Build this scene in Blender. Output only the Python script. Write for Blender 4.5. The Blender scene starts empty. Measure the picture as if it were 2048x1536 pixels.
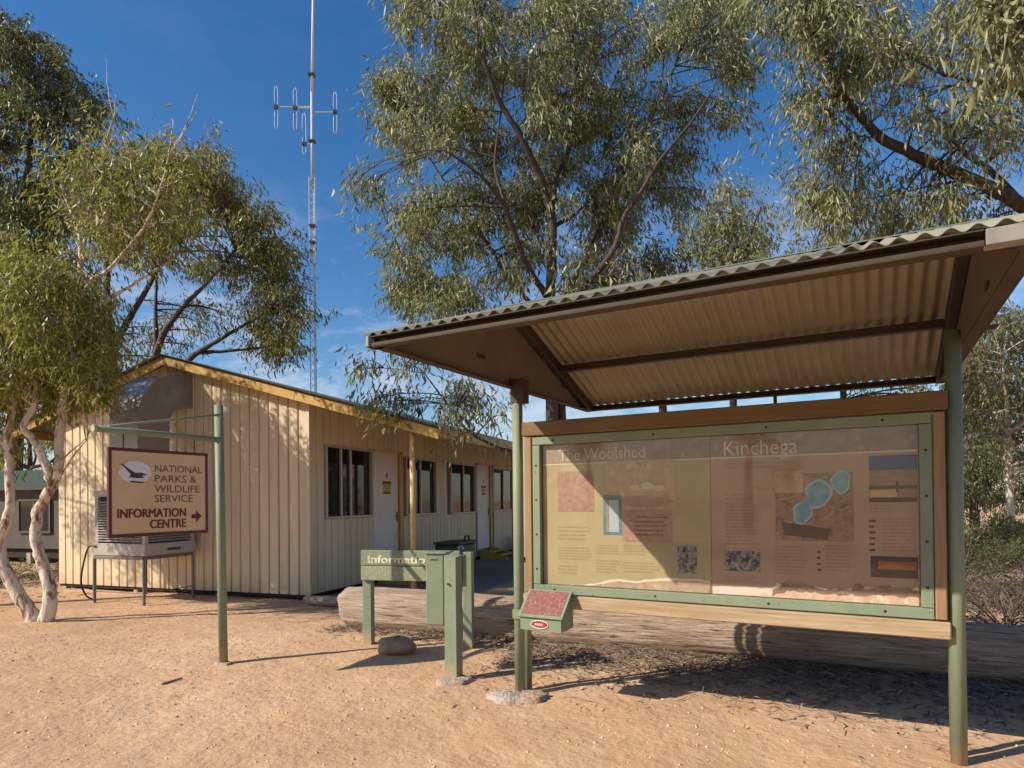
import bpy, math, random
import numpy as np
from mathutils import Vector
R = math.radians
rng = np.random.default_rng(7)
random.seed(7)
scene = bpy.context.scene
COL = scene.collection

# ------------------------------------------------------------------ camera
FPX, HY, HX, ROLL, PITCH, EYE = 1277.06, 989.29, 1024.0, -.0102, .0086, 1.45
cam_data = bpy.data.cameras.new('camera')
cam = bpy.data.objects.new('camera', cam_data)
COL.objects.link(cam)
cam.location = (0, 0, EYE)
from mathutils import Matrix
cam.rotation_euler = (Matrix.Rotation(R(90) + PITCH, 3, 'X') @ Matrix.Rotation(ROLL, 3, 'Z')).to_euler()
cam_data.sensor_fit = 'HORIZONTAL'
cam_data.sensor_width = 36.0
cam_data.lens = FPX / 2048 * 36.0
cam_data.shift_x = 0.0
cam_data.shift_y = (HY - 768) / 2048
cam_data.clip_end = 3000
cam_data.clip_start = .05
scene.camera = cam

# ------------------------------------------------------------------ light
SUN_AZ, SUN_EL = R(21.5), R(35.2)          # direction the light travels, height of the sun
sdir = Vector((math.cos(SUN_AZ) * math.cos(SUN_EL), math.sin(SUN_AZ) * math.cos(SUN_EL), -math.sin(SUN_EL)))
sun_data = bpy.data.lights.new('sun', 'SUN')
sun_data.energy = 5.0
sun_data.angle = R(.5)
sun_data.color = (1.0, .90, .76)
sun = bpy.data.objects.new('sun', sun_data)
COL.objects.link(sun)
sun.rotation_euler = sdir.to_track_quat('-Z', 'Y').to_euler()
sun.location = (-8, -6, 14)

world = bpy.data.worlds.new('World')
scene.world = world
world.use_nodes = True
wn, wl = world.node_tree.nodes, world.node_tree.links
wn.clear()
w_out = wn.new('ShaderNodeOutputWorld')
w_bg = wn.new('ShaderNodeBackground')
w_sky = wn.new('ShaderNodeTexSky')
w_sky.sky_type = 'NISHITA'
w_sky.sun_disc = False
w_sky.sun_elevation = SUN_EL
w_sky.sun_rotation = math.atan2(-sdir.x, -sdir.y)
w_sky.air_density = 1.15
w_sky.dust_density = .6
w_sky.ozone_density = 3.6
w_sky.altitude = 60
w_bg.inputs['Strength'].default_value = .105
# thin rippled cirrus, noise over the view direction
w_tc = wn.new('ShaderNodeTexCoord')
w_sep = wn.new('ShaderNodeSeparateXYZ')
wl.new(w_tc.outputs['Generated'], w_sep.inputs[0])
def wmath(op, a, b=None):
    n = wn.new('ShaderNodeMath'); n.operation = op
    for i, v in enumerate((a, b)):
        if v is None: continue
        if isinstance(v, (int, float)): n.inputs[i].default_value = v
        else: wl.new(v, n.inputs[i])
    return n.outputs[0]
w_map = wn.new('ShaderNodeMapping')
w_map.inputs['Scale'].default_value = (2.6, 2.6, 5.2)
w_map.inputs['Rotation'].default_value = (0, R(14), R(24))
w_map.inputs['Location'].default_value = (1.3, .4, 0)
wl.new(w_tc.outputs['Generated'], w_map.inputs['Vector'])
w_no = wn.new('ShaderNodeTexNoise')
w_no.inputs['Scale'].default_value = 2.2
w_no.inputs['Detail'].default_value = 9
w_no.inputs['Roughness'].default_value = .66
w_no.inputs['Distortion'].default_value = .5
wl.new(w_map.outputs[0], w_no.inputs['Vector'])
w_ramp = wn.new('ShaderNodeValToRGB')
w_ramp.color_ramp.elements[0].position = .44
w_ramp.color_ramp.elements[1].position = .78
wl.new(w_no.outputs['Fac'], w_ramp.inputs[0])
# a cloud deck thins out overhead: longer path through it at low heights
w_h = wn.new('ShaderNodeMapRange')
w_h.inputs['From Min'].default_value = .20
w_h.inputs['From Max'].default_value = .44
w_h.inputs['To Min'].default_value = .95
w_h.inputs['To Max'].default_value = .03
wl.new(w_sep.outputs['Z'], w_h.inputs['Value'])
w_mix = wn.new('ShaderNodeMix'); w_mix.data_type = 'RGBA'
wl.new(wmath('MULTIPLY', w_ramp.outputs[0], w_h.outputs[0]), w_mix.inputs['Factor'])
w_hs = wn.new('ShaderNodeHueSaturation')
w_hs.inputs['Saturation'].default_value = 1.3
w_hs.inputs['Hue'].default_value = .503
wl.new(w_sky.outputs[0], w_hs.inputs['Color'])
wl.new(w_hs.outputs[0], w_mix.inputs['A'])
w_mix.inputs['B'].default_value = (6.8, 6.9, 7.6, 1)
wl.new(w_mix.outputs['Result'], w_bg.inputs['Color'])
wl.new(w_bg.outputs[0], w_out.inputs[0])
scene.view_settings.view_transform = 'Standard'
scene.view_settings.look = 'None'
scene.view_settings.gamma = 1
scene.view_settings.exposure = .32
scene.view_settings.use_curve_mapping = False

# ------------------------------------------------------------------ photo pixel -> place
def ray(px, py):
    x, y = px - HX, py - HY
    cr, sr = math.cos(ROLL), math.sin(ROLL)
    xr, yr = x * cr + y * sr, -x * sr + y * cr
    c, s = math.cos(PITCH), math.sin(PITCH)
    V = -yr / FPX
    return np.array([xr / FPX, c - V * s, s + V * c])
EYEP = np.array([0, 0, EYE])
def on_plane(px, py, p0, n):
    d = ray(px, py)
    return EYEP + d * (np.dot(np.asarray(p0) - EYEP, n) / np.dot(d, n))
def at(px, py, Y):
    d = ray(px, py)
    return EYEP + d * (Y / d[1])
def gz(x, y):
    t = np.clip((y - 6.6) / 3.2, 0, 1)
    return -.13 * t * t * (3 - 2 * t)
def G(px, py):
    z = 0.
    for _ in range(12):
        p = on_plane(px, py, (0, 0, z), np.array([0, 0, 1.])); z = float(gz(p[0], p[1]))
    return p
Z3 = np.array([0, 0, 1.])
def V3(*a): return np.array(a, float)
def nrm(v): v = np.asarray(v, float); return v / np.linalg.norm(v)

# shelter frame: U along the board, N towards the open side
SA = -.5084
LP = V3(.0461, 4.7758, 0); U = V3(math.cos(SA), math.sin(SA), 0); N = V3(math.sin(SA), -math.cos(SA), 0)
def S(u, n, z): return LP + U * u + N * n + Z3 * z
def Bd(px, py, n=.06):
    q = on_plane(px, py, LP + N * n, N) - LP
    return float(q @ U), float(q[2])
# hut frame: GD along the gable wall, LD along the verandah wall
HB = -.3414
HC = V3(-3.2529, 10.2436, 0); GD = V3(math.cos(HB), math.sin(HB), 0); LD = V3(-math.sin(HB), math.cos(HB), 0)
def H(g, l, z): return HC + GD * g + LD * l + Z3 * z

# ------------------------------------------------------------------ objects
ORG = {}
def meshdata(name, verts, faces):
    me = bpy.data.meshes.new(name)
    me.from_pydata([tuple(map(float, v)) for v in verts], [], [tuple(map(int, f)) for f in faces])
    me.update()
    return me
def link(name, me, mat, parent=None, origin=None, smooth=False):
    o = bpy.data.objects.new(name, me)
    COL.objects.link(o)
    if mat is not None and len(me.materials) == 0: me.materials.append(mat)
    if smooth: me.shade_smooth() if hasattr(me, 'shade_smooth') else [setattr(p, 'use_smooth', True) for p in me.polygons]
    if parent is not None:
        o.parent = parent; ORG[o.name] = ORG[parent.name]
    else:
        o.location = tuple(origin); ORG[o.name] = np.asarray(origin, float)
    return o
def build(name, geo, mat, parent=None, origin=None, smooth=False):
    """geo = (verts, faces) in world space"""
    v, f = geo
    v = np.asarray(v, float)
    if parent is not None: org = ORG[parent.name]
    else:
        if origin is None:
            mn, mx = v.min(0), v.max(0); origin = V3((mn[0] + mx[0]) / 2, (mn[1] + mx[1]) / 2, mn[2])
        org = np.asarray(origin, float)
    return link(name, meshdata(name, v - org, f), mat, parent, org, smooth)
def thing(name, loc, label, cat, group=None):
    o = bpy.data.objects.new(name, None); COL.objects.link(o)
    o.location = tuple(map(float, loc)); o.empty_display_size = .1
    ORG[o.name] = np.asarray(loc, float)
    tag(o, label, cat, group)
    return o
def tag(o, label, cat, group=None, kind=None):
    if label: o['label'] = label
    if cat: o['category'] = cat
    if group: o['group'] = group
    if kind: o['kind'] = kind
    return o

# ---- geometry
def join(*gs):
    V, F, n = [], [], 0
    for v, f in gs:
        v = np.asarray(v, float)
        V.append(v); F += [tuple(i + n for i in q) for q in f]; n += len(v)
    return np.concatenate(V), F
def box(c, hs, ax=None, bev=.004):
    """chamfered box: centre, half sizes, three unit axes"""
    if ax is None: ax = (V3(1, 0, 0), V3(0, 1, 0), V3(0, 0, 1))
    hs = np.asarray(hs, float); b = min(bev, hs.min() * .45)
    idx, vs = {}, []
    for sx in (-1, 1):
        for sy in (-1, 1):
            for sz in (-1, 1):
                s = (sx, sy, sz)
                for k in range(3):
                    p = [s[i] * (hs[i] if i == k else hs[i] - b) for i in range(3)]
                    idx[(s, k)] = len(vs)
                    vs.append(np.asarray(c) + ax[0] * p[0] + ax[1] * p[1] + ax[2] * p[2])
    fs = []
    for k in range(3):
        i, j = (k + 1) % 3, (k + 2) % 3
        for s in (-1, 1):
            q = []
            for a, d in ((-1, -1), (1, -1), (1, 1), (-1, 1)):
                t = [0, 0, 0]; t[k] = s; t[i] = a; t[j] = d; q.append(idx[(tuple(t), k)])
            fs.append(q if s > 0 else q[::-1])
    for k in range(3):                      # edges along axis k
        i, j = (k + 1) % 3, (k + 2) % 3
        for a in (-1, 1):
            for d in (-1, 1):
                t0 = [0] * 3; t1 = [0] * 3
                t0[k] = -1; t1[k] = 1; t0[i] = t1[i] = a; t0[j] = t1[j] = d
                q = [idx[(tuple(t0), i)], idx[(tuple(t1), i)], idx[(tuple(t1), j)], idx[(tuple(t0), j)]]
                fs.append(q if a * d < 0 else q[::-1])
    for s in [(a, b_, c_) for a in (-1, 1) for b_ in (-1, 1) for c_ in (-1, 1)]:
        q = [idx[(s, 0)], idx[(s, 1)], idx[(s, 2)]]
        fs.append(q if s[0] * s[1] * s[2] > 0 else q[::-1])
    return np.array(vs), fs
def bar(p, q, w, t, up=Z3, bev=.004):
    """box from p to q, w across, t along 'up'"""
    p, q = np.asarray(p, float), np.asarray(q, float)
    a = nrm(q - p); s = np.cross(up, a)
    s = nrm(s) if np.linalg.norm(s) > 1e-6 else V3(1, 0, 0)
    b = np.cross(a, s)
    return box((p + q) / 2, (np.linalg.norm(q - p) / 2, w / 2, t / 2), (a, s, b), bev)
def tube(pts, rad, n=10, cap=True, wob=0.):
    pts = np.asarray(pts, float); m = len(pts)
    rad = np.full(m, rad) if np.isscalar(rad) else np.asarray(rad, float)
    tan = np.gradient(pts, axis=0); tan /= np.linalg.norm(tan, axis=1)[:, None] + 1e-12
    ref = V3(0, 1, 0) if abs(tan[0][1]) < .9 else V3(1, 0, 0)
    s = nrm(np.cross(tan[0], ref)); vs = []
    ang = np.arange(n) * 2 * math.pi / n
    for i in range(m):
        s = s - tan[i] * np.dot(s, tan[i]); s = nrm(s); b = np.cross(tan[i], s)
        r = rad[i] * (1 + wob * rng.normal(size=n)) if wob else rad[i] * np.ones(n)
        vs.append(pts[i] + (np.cos(ang) * r)[:, None] * s + (np.sin(ang) * r)[:, None] * b)
    V = np.concatenate(vs); F = []
    for i in range(m - 1):
        for k in range(n):
            a, c = i * n + k, i * n + (k + 1) % n
            F.append((a, c, c + n, a + n))
    if cap: F.append(tuple(range(n))[::-1]); F.append(tuple((m - 1) * n + k for k in range(n)))
    return V, F
def prism(poly, axis):
    """polygon of world points extruded along axis vector"""
    poly = [np.asarray(p, float) for p in poly]; n = len(poly)
    V = poly + [p + axis for p in poly]
    F = [tuple(range(n))[::-1], tuple(range(n, 2 * n))] + [(i, (i + 1) % n, n + (i + 1) % n, n + i) for i in range(n)]
    return np.array(V), F
def catmull(pts, per=6):
    P = np.asarray(pts, float)
    P = np.vstack([2 * P[0] - P[1], P, 2 * P[-1] - P[-2]]); out = []
    for i in range(1, len(P) - 2):
        for t in np.arange(per) / per:
            a, b, c, d = P[i - 1], P[i], P[i + 1], P[i + 2]
            out.append(.5 * (2 * b + (c - a) * t + (2 * a - 5 * b + 4 * c - d) * t * t + (3 * b - a - 3 * c + d) * t ** 3))
    out.append(P[-2]); return np.array(out)
def corrugated(o, wdir, ldir, ndir, width, length, pitch=.076, amp=.0085, th=.0025, seg=8, rows=2):
    nx = int(width / pitch * seg) + 1
    xs = np.linspace(0, width, nx); ys = np.linspace(0, length, rows)
    z = amp * np.cos(xs / pitch * 2 * math.pi)
    top = np.array([o + wdir * x + ldir * y + ndir * zz for y in ys for x, zz in zip(xs, z)])
    V = np.vstack([top, top - ndir * th]); F = []; k = nx * rows
    for r in range(rows - 1):
        for i in range(nx - 1):
            a = r * nx + i
            F.append((a, a + 1, a + nx + 1, a + nx)); F.append((k + a, k + a + nx, k + a + nx + 1, k + a + 1))
    for i in range(nx - 1):
        F.append((i, k + i, k + i + 1, i + 1)); b = (rows - 1) * nx + i
        F.append((b, b + 1, k + b + 1, k + b))
    for r in range(rows - 1):
        a = r * nx; F.append((a, a + nx, k + a + nx, k + a)); b = a + nx - 1; F.append((b, k + b, k + b + nx, b + nx))
    return V, F
def fast_mesh(name, V, Fq):
    """numpy verts + (n,k) faces"""
    me = bpy.data.meshes.new(name); V = np.asarray(V, np.float32); Fq = np.asarray(Fq, np.int32)
    n, k = Fq.shape
    me.vertices.add(len(V)); me.vertices.foreach_set('co', V.ravel())
    me.loops.add(n * k); me.loops.foreach_set('vertex_index', Fq.ravel())
    me.polygons.add(n); me.polygons.foreach_set('loop_start', np.arange(0, n * k, k, dtype=np.int32))
    me.polygons.foreach_set('loop_total', np.full(n, k, np.int32))
    me.update(calc_edges=True); return me
_tc = {}
def text_geo(s, size, o, xd, zd, nd, depth=.002, weight=0., align='LEFT', sx=1.):
    key = (s, size, depth, weight, align)
    if key not in _tc:
        cu = bpy.data.curves.new('lettering_source', 'FONT'); cu.body = s; cu.size = size; cu.extrude = depth / 2
        cu.offset = weight; cu.align_x = align; cu.resolution_u = 3
        ob = bpy.data.objects.new('lettering_source', cu); COL.objects.link(ob)
        dg = bpy.context.evaluated_depsgraph_get(); me = ob.evaluated_get(dg).to_mesh()
        v = np.array([tuple(a.co) for a in me.vertices]); f = [tuple(p.vertices) for p in me.polygons]
        ob.evaluated_get(dg).to_mesh_clear(); bpy.data.objects.remove(ob); bpy.data.curves.remove(cu)
        _tc[key] = (v, f)
    v, f = _tc[key]
    return np.asarray(o) + v[:, :1] * sx * xd + v[:, 1:2] * zd + v[:, 2:3] * nd, f

# ------------------------------------------------------------------ materials
def new_mat(name):
    m = bpy.data.materials.new(name); m.use_nodes = True
    nt = m.node_tree; nt.nodes.clear()
    out = nt.nodes.new('ShaderNodeOutputMaterial'); b = nt.nodes.new('ShaderNodeBsdfPrincipled')
    nt.links.new(b.outputs[0], out.inputs[0])
    return m, nt, b, out
def coords(nt, scale=(1, 1, 1), space='Object', rot=(0, 0, 0)):
    tc = nt.nodes.new('ShaderNodeTexCoord'); mp = nt.nodes.new('ShaderNodeMapping')
    mp.inputs['Scale'].default_value = scale; mp.inputs['Rotation'].default_value = rot
    nt.links.new(tc.outputs[space], mp.inputs['Vector']); return mp.outputs[0]
def noise(nt, vec, scale, detail=6, rough=.6, dist=0):
    n = nt.nodes.new('ShaderNodeTexNoise'); n.inputs['Scale'].default_value = scale; n.inputs['Detail'].default_value = detail
    n.inputs['Roughness'].default_value = rough; n.inputs['Distortion'].default_value = dist
    nt.links.new(vec, n.inputs['Vector']); return n.outputs['Fac']
def ramp(nt, fac, stops):
    r = nt.nodes.new('ShaderNodeValToRGB'); e = r.color_ramp.elements
    while len(e) < len(stops): e.new(.5)
    for el, (p, c) in zip(e, stops): el.position = p; el.color = (*c, 1) if len(c) == 3 else c
    nt.links.new(fac, r.inputs[0]); return r.outputs[0]
def mix(nt, fac, a, b, mode='MIX'):
    m = nt.nodes.new('ShaderNodeMix'); m.data_type = 'RGBA'; m.blend_type = mode
    for s, v in (('Factor', fac), ('A', a), ('B', b)):
        if isinstance(v, (int, float)): m.inputs[s].default_value = v
        elif isinstance(v, tuple): m.inputs[s].default_value = (*v, 1)
        else: nt.links.new(v, m.inputs[s])
    return m.outputs['Result']
def bump(nt, b, h, strength=.3, dist=.01):
    n = nt.nodes.new('ShaderNodeBump'); n.inputs['Strength'].default_value = strength; n.inputs['Distance'].default_value = dist
    nt.links.new(h, n.inputs['Height']); nt.links.new(n.outputs[0], b.inputs['Normal']); return n
def rand_obj(nt):
    return nt.nodes.new('ShaderNodeObjectInfo').outputs['Random']
def pm(name, c1, c2, scale=6, rough=.6, stretch=(1, 1, 1), bs=0, bscale=60, metal=0, dirt=None, dirt_scale=3, dirt_lo=.55, dirt_hi=.75, vary=0., spec=.5, rot=(0, 0, 0), bdist=.004):
    m, nt, b, out = new_mat(name)
    vec = coords(nt, stretch, rot=rot)
    col = ramp(nt, noise(nt, vec, scale), [(.3, c1), (.7, c2)])
    if dirt:
        v2 = coords(nt)
        col = mix(nt, ramp(nt, noise(nt, v2, dirt_scale, 8, .65), [(dirt_lo, (0, 0, 0)), (dirt_hi, (1, 1, 1))]), col, dirt)
    if vary:
        hs = nt.nodes.new('ShaderNodeHueSaturation'); mr = nt.nodes.new('ShaderNodeMapRange')
        mr.inputs['To Min'].default_value = 1 - vary; mr.inputs['To Max'].default_value = 1 + vary
        nt.links.new(rand_obj(nt), mr.inputs['Value']); nt.links.new(mr.outputs[0], hs.inputs['Value'])
        nt.links.new(col, hs.inputs['Color']); col = hs.outputs[0]
    nt.links.new(col, b.inputs['Base Color'])
    b.inputs['Roughness'].default_value = rough; b.inputs['Metallic'].default_value = metal
    b.inputs['Specular IOR Level'].default_value = spec
    if bs: bump(nt, b, noise(nt, vec, bscale, 5), bs, bdist)
    return m
M = {}
GREEN1, GREEN2 = (.175, .22, .14), (.215, .255, .17)
def green_mat():
    m, nt, b, out = new_mat('green_paint')
    v = coords(nt)
    col = ramp(nt, noise(nt, v, 4, 8), [(.3, GREEN1), (.7, GREEN2)])
    col = mix(nt, ramp(nt, noise(nt, coords(nt, (6, 6, .8)), 3, 8, .65), [(.50, (0, 0, 0)), (.75, (.55, .55, .55))]), col, (.30, .28, .19))     # dusty runs
    col = mix(nt, ramp(nt, noise(nt, v, 34, 6, .7), [(.635, (0, 0, 0)), (.665, (.9, .9, .9))]), col, (.13, .085, .05))                        # chips
    sp = nt.nodes.new('ShaderNodeSeparateXYZ'); nt.links.new(v, sp.inputs[0])
    ad = nt.nodes.new('ShaderNodeMath'); ad.operation = 'MULTIPLY_ADD'; nt.links.new(noise(nt, v, 12, 6), ad.inputs[0]); ad.inputs[1].default_value = .35; nt.links.new(sp.outputs['Z'], ad.inputs[2])
    col = mix(nt, ramp(nt, ad.outputs[0], [(.18, (.75, .75, .75)), (.34, (0, 0, 0))]), col, (.45, .30, .18))                                  # sand splashed at the foot
    nt.links.new(col, b.inputs['Base Color']); b.inputs['Roughness'].default_value = .55; b.inputs['Specular IOR Level'].default_value = .35
    bump(nt, b, noise(nt, v, 60, 4), .15, .003); return m
M['green'] = green_mat()
M['green_old'] = pm('green_paint_worn', (.18, .235, .14), (.29, .31, .20), 14, .7, stretch=(1, 1, 4), bs=.4, bscale=70, dirt=(.36, .31, .20), dirt_scale=11, dirt_lo=.5, dirt_hi=.72)
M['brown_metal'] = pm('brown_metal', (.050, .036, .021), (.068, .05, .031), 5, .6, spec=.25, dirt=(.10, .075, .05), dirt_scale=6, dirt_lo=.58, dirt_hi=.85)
M['dark_metal'] = pm('dark_brown_metal', (.045, .032, .024), (.06, .044, .034), 5, .55)
M['grey_metal'] = pm('pale_grey_metal', (.22, .20, .17), (.30, .27, .23), 7, .55, dirt=(.15, .12, .09))
M['soffit'] = pm('soffit_sheet', (.16, .13, .095), (.20, .165, .12), 3, .7, dirt=(.15, .12, .085), dirt_scale=2.5)
M['roof_under'] = pm('roof_sheet_cream', (.31, .27, .185), (.38, .335, .23), 4, .5, dirt=(.27, .17, .10), dirt_scale=3, dirt_lo=.6, dirt_hi=.8, vary=.05)
M['roof_green'] = pm('roof_sheet_green', (.11, .165, .12), (.16, .21, .155), 6, .5, dirt=(.24, .20, .14), dirt_scale=9, dirt_lo=.52, dirt_hi=.7)
M['pine'] = pm('treated_pine', (.30, .19, .085), (.44, .30, .155), 3.2, .62, stretch=(1, 1, 9), bs=.25, bscale=30, dirt=(.24, .135, .05), dirt_scale=4, dirt_lo=.5, dirt_hi=.8)
def wood_dir(name, c1, c2, axis, dirt, k=14, rough=.65, bs=.35):
    """timber with the grain running along a world axis"""
    m, nt, b, out = new_mat(name)
    ang = math.atan2(axis[1], axis[0])
    tc = nt.nodes.new('ShaderNodeTexCoord')
    r1 = nt.nodes.new('ShaderNodeVectorRotate'); r1.rotation_type = 'Z_AXIS'; r1.inputs['Angle'].default_value = -ang
    nt.links.new(tc.outputs['Object'], r1.inputs['Vector'])
    mp = nt.nodes.new('ShaderNodeMapping'); mp.inputs['Scale'].default_value = (1.0, k, k) if abs(axis[2]) < .5 else (k, k, 1.0)
    nt.links.new(r1.outputs[0], mp.inputs['Vector'])
    f = noise(nt, mp.outputs[0], 2.6, 8, .65, .4)
    col = ramp(nt, f, [(.25, c1), (.5, tuple((a + d) / 2 for a, d in zip(c1, c2))), (.75, c2)])
    mp2 = nt.nodes.new('ShaderNodeMapping'); mp2.inputs['Scale'].default_value = (.6, 3, 3) if abs(axis[2]) < .5 else (3, 3, .6)
    nt.links.new(r1.outputs[0], mp2.inputs['Vector'])
    col = mix(nt, ramp(nt, noise(nt, mp2.outputs[0], 2.2, 6), [(.5, (0, 0, 0)), (.78, (1, 1, 1))]), col, dirt)
    nt.links.new(col, b.inputs['Base Color']); b.inputs['Roughness'].default_value = rough
    bump(nt, b, f, bs, .006); return m
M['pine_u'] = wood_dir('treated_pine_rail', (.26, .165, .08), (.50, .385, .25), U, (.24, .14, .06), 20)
M['pine_top'] = wood_dir('shaded_pine_rail', (.12, .062, .02), (.20, .115, .038), U, (.09, .045, .014), 16)  # top rail's shade under the roof put into a darker pine colour
M['pine_z'] = wood_dir('treated_pine_stile', (.22, .12, .055), (.34, .215, .11), Z3, (.19, .10, .04))
M['concrete'] = pm('concrete', (.34, .30, .25), (.52, .47, .40), 14, .9, bs=.8, bscale=40, dirt=(.46, .31, .19), dirt_scale=9, dirt_lo=.44, dirt_hi=.6, bdist=.03)
M['slab'] = pm('verandah_slab', (.17, .155, .145), (.23, .21, .195), 5, .85, bs=.2, bscale=60, dirt=(.30, .21, .14), dirt_scale=2.0, dirt_lo=.5, dirt_hi=.8)
def cladding_mat():
    m, nt, b, out = new_mat('cream_cladding')
    col = ramp(nt, noise(nt, coords(nt, (1, 1, .3)), 1.3), [(.3, (.60, .50, .33)), (.7, (.69, .58, .395))])
    col = mix(nt, ramp(nt, noise(nt, coords(nt, (9, 9, .55)), 1.6, 8, .6), [(.52, (0, 0, 0)), (.80, (.75, .75, .75))]), col, (.40, .29, .17))      # runs of dust
    col = mix(nt, ramp(nt, noise(nt, coords(nt), 26, 4, .6), [(.66, (0, 0, 0)), (.72, (.5, .5, .5))]), col, (.38, .29, .19))
    sp = nt.nodes.new('ShaderNodeSeparateXYZ'); nt.links.new(coords(nt), sp.inputs[0])
    ad = nt.nodes.new('ShaderNodeMath'); ad.operation = 'MULTIPLY_ADD'; nt.links.new(noise(nt, coords(nt), 5, 6), ad.inputs[0]); ad.inputs[1].default_value = .55; nt.links.new(sp.outputs['Z'], ad.inputs[2])
    col = mix(nt, ramp(nt, ad.outputs[0], [(.34, (.6, .6, .6)), (.62, (0, 0, 0))]), col, (.50, .33, .19))       # splashed sand along the foot
    hs = nt.nodes.new('ShaderNodeHueSaturation'); mr = nt.nodes.new('ShaderNodeMapRange'); mr.inputs['To Min'].default_value = .94; mr.inputs['To Max'].default_value = 1.05
    nt.links.new(rand_obj(nt), mr.inputs['Value']); nt.links.new(mr.outputs[0], hs.inputs['Value']); nt.links.new(col, hs.inputs['Color'])
    nt.links.new(hs.outputs[0], b.inputs['Base Color']); b.inputs['Roughness'].default_value = .5
    bump(nt, b, noise(nt, coords(nt, (1, 1, .4)), 9, 4), .12, .01); return m
M['cream'] = cladding_mat()
M['cream_shade'] = pm('cream_in_shade', (.30, .23, .15), (.34, .26, .17), 3, .8)  # cladding cream darkened to paint the shade in the board gaps
M['ochre'] = pm('ochre_trim', (.42, .255, .05), (.50, .32, .075), 5, .5, stretch=(1, 1, 1), dirt=(.36, .20, .06), dirt_scale=4, dirt_lo=.55, dirt_hi=.85, bs=.1)
M['ochre_post'] = pm('ochre_post', (.52, .33, .11), (.62, .41, .16), 6, .5, dirt=(.42, .25, .10), dirt_scale=8)
M['door'] = pm('door_paint', (.62, .58, .57), (.67, .63, .61), 3, .45, dirt=(.50, .44, .40), dirt_scale=2)
M['alu'] = pm('window_aluminium', (.42, .39, .35), (.52, .48, .44), 12, .45, metal=.3)
M['shed_wall'] = pm('shed_wall_shaded', (.07, .06, .05), (.10, .086, .07), 3, .85)  # tree shade over the shed is put into this dark colour
M['void'] = pm('underfloor_shade', (.02, .016, .012), (.035, .027, .02), 5, .95)  # shade in the gaps below walls and floors, painted as dark colour
M['dark_roof'] = pm('hut_roof_sheet', (.06, .075, .06), (.09, .105, .085), 4, .6)
M['maroon'] = pm('maroon_edge', (.085, .012, .012), (.11, .018, .016), 9, .5)
M['sign_cream'] = pm('sign_cream', (.60, .42, .24), (.66, .47, .275), 2.5, .55, dirt=(.56, .40, .20), dirt_scale=3)
M['letter_brown'] = pm('letter_brown', (.10, .075, .03), (.14, .10, .045), 20, .6)
M['letter_maroon'] = pm('letter_maroon', (.11, .008, .010), (.14, .012, .014), 20, .55)
M['emblem_pale'] = pm('emblem_pale', (.62, .62, .62), (.74, .74, .74), 30, .6)
M['emblem_dark'] = pm('emblem_dark', (.03, .032, .035), (.05, .05, .055), 30, .6)
M['letter_cream'] = pm('letter_cream', (.62, .60, .40), (.74, .71, .52), 30, .7, dirt=(.34, .38, .25), dirt_scale=26, dirt_lo=.52, dirt_hi=.62)
M['letter_faded'] = pm('letter_faded', (.24, .29, .18), (.46, .46, .30), 40, .8)
M['cooler'] = pm('cooler_grey', (.38, .345, .31), (.45, .41, .37), 4, .4, dirt=(.40, .34, .29), dirt_scale=4)
M['cooler_dark'] = pm('cooler_inside', (.035, .03, .03), (.05, .045, .045), 8, .8)
M['duct'] = pm('duct_grey', (.20, .18, .155), (.25, .225, .195), 3, .22, dirt=(.16, .13, .10), dirt_scale=3, spec=.6)
M['steel'] = pm('stand_steel', (.16, .15, .13), (.22, .21, .18), 8, .55, metal=.4, dirt=(.20, .12, .07), dirt_scale=8)
M['galv'] = pm('galvanised_mast', (.42, .45, .50), (.52, .55, .60), 8, .6, metal=.0)
M['black'] = pm('black_plastic', (.012, .012, .012), (.02, .02, .02), 10, .5)
M['dark_green'] = pm('dark_green_plastic', (.02, .045, .028), (.03, .06, .038), 6, .4)
M['red_notice'] = pm('red_notice_print', (.16, .045, .04), (.27, .10, .085), 38, .55, dirt=(.34, .19, .165), dirt_scale=55, dirt_lo=.54, dirt_hi=.62)
M['white_print'] = pm('white_print', (.70, .66, .60), (.78, .74, .68), 20, .6)
M['red_print'] = pm('red_print', (.30, .02, .02), (.34, .03, .03), 20, .5)
M['screw'] = pm('screw_head', (.03, .028, .024), (.05, .045, .04), 20, .5, metal=.6)
# bark
def bark(name, c1, c2, c3, k=5, bs=.6):
    m, nt, b, out = new_mat(name)
    vec = coords(nt, (k, k, 1.1))
    f = noise(nt, vec, 3.4, 9, .7, .9)
    col = ramp(nt, f, [(.30, c1), (.50, c2), (.70, c3)])
    nt.links.new(col, b.inputs['Base Color']); b.inputs['Roughness'].default_value = .8
    bump(nt, b, f, bs, .02); return m
def pale_bark():
    m, nt, b, out = new_mat('pale_gum_bark')
    f = noise(nt, coords(nt, (2.2, 2.2, .8)), 3.6, 9, .66, 1.2)
    col = ramp(nt, f, [(.36, (.10, .062, .036)), (.43, (.34, .215, .12)), (.48, (.58, .48, .37)), (.62, (.72, .655, .565))])
    g = noise(nt, coords(nt, (14, 14, 2.)), 3, 6); col = mix(nt, ramp(nt, g, [(.60, (0, 0, 0)), (.70, (.6, .6, .6))]), col, (.30, .22, .15))
    nt.links.new(col, b.inputs['Base Color']); b.inputs['Roughness'].default_value = .8
    bump(nt, b, f, .9, .03); return m
M['bark_pale'] = pale_bark()
M['bark_brown'] = bark('brown_bark', (.02, .014, .010), (.05, .036, .027), (.10, .073, .055), 6)
M['bark_dark'] = bark('dark_bark', (.025, .018, .014), (.06, .044, .034), (.11, .082, .064), 6)
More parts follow.
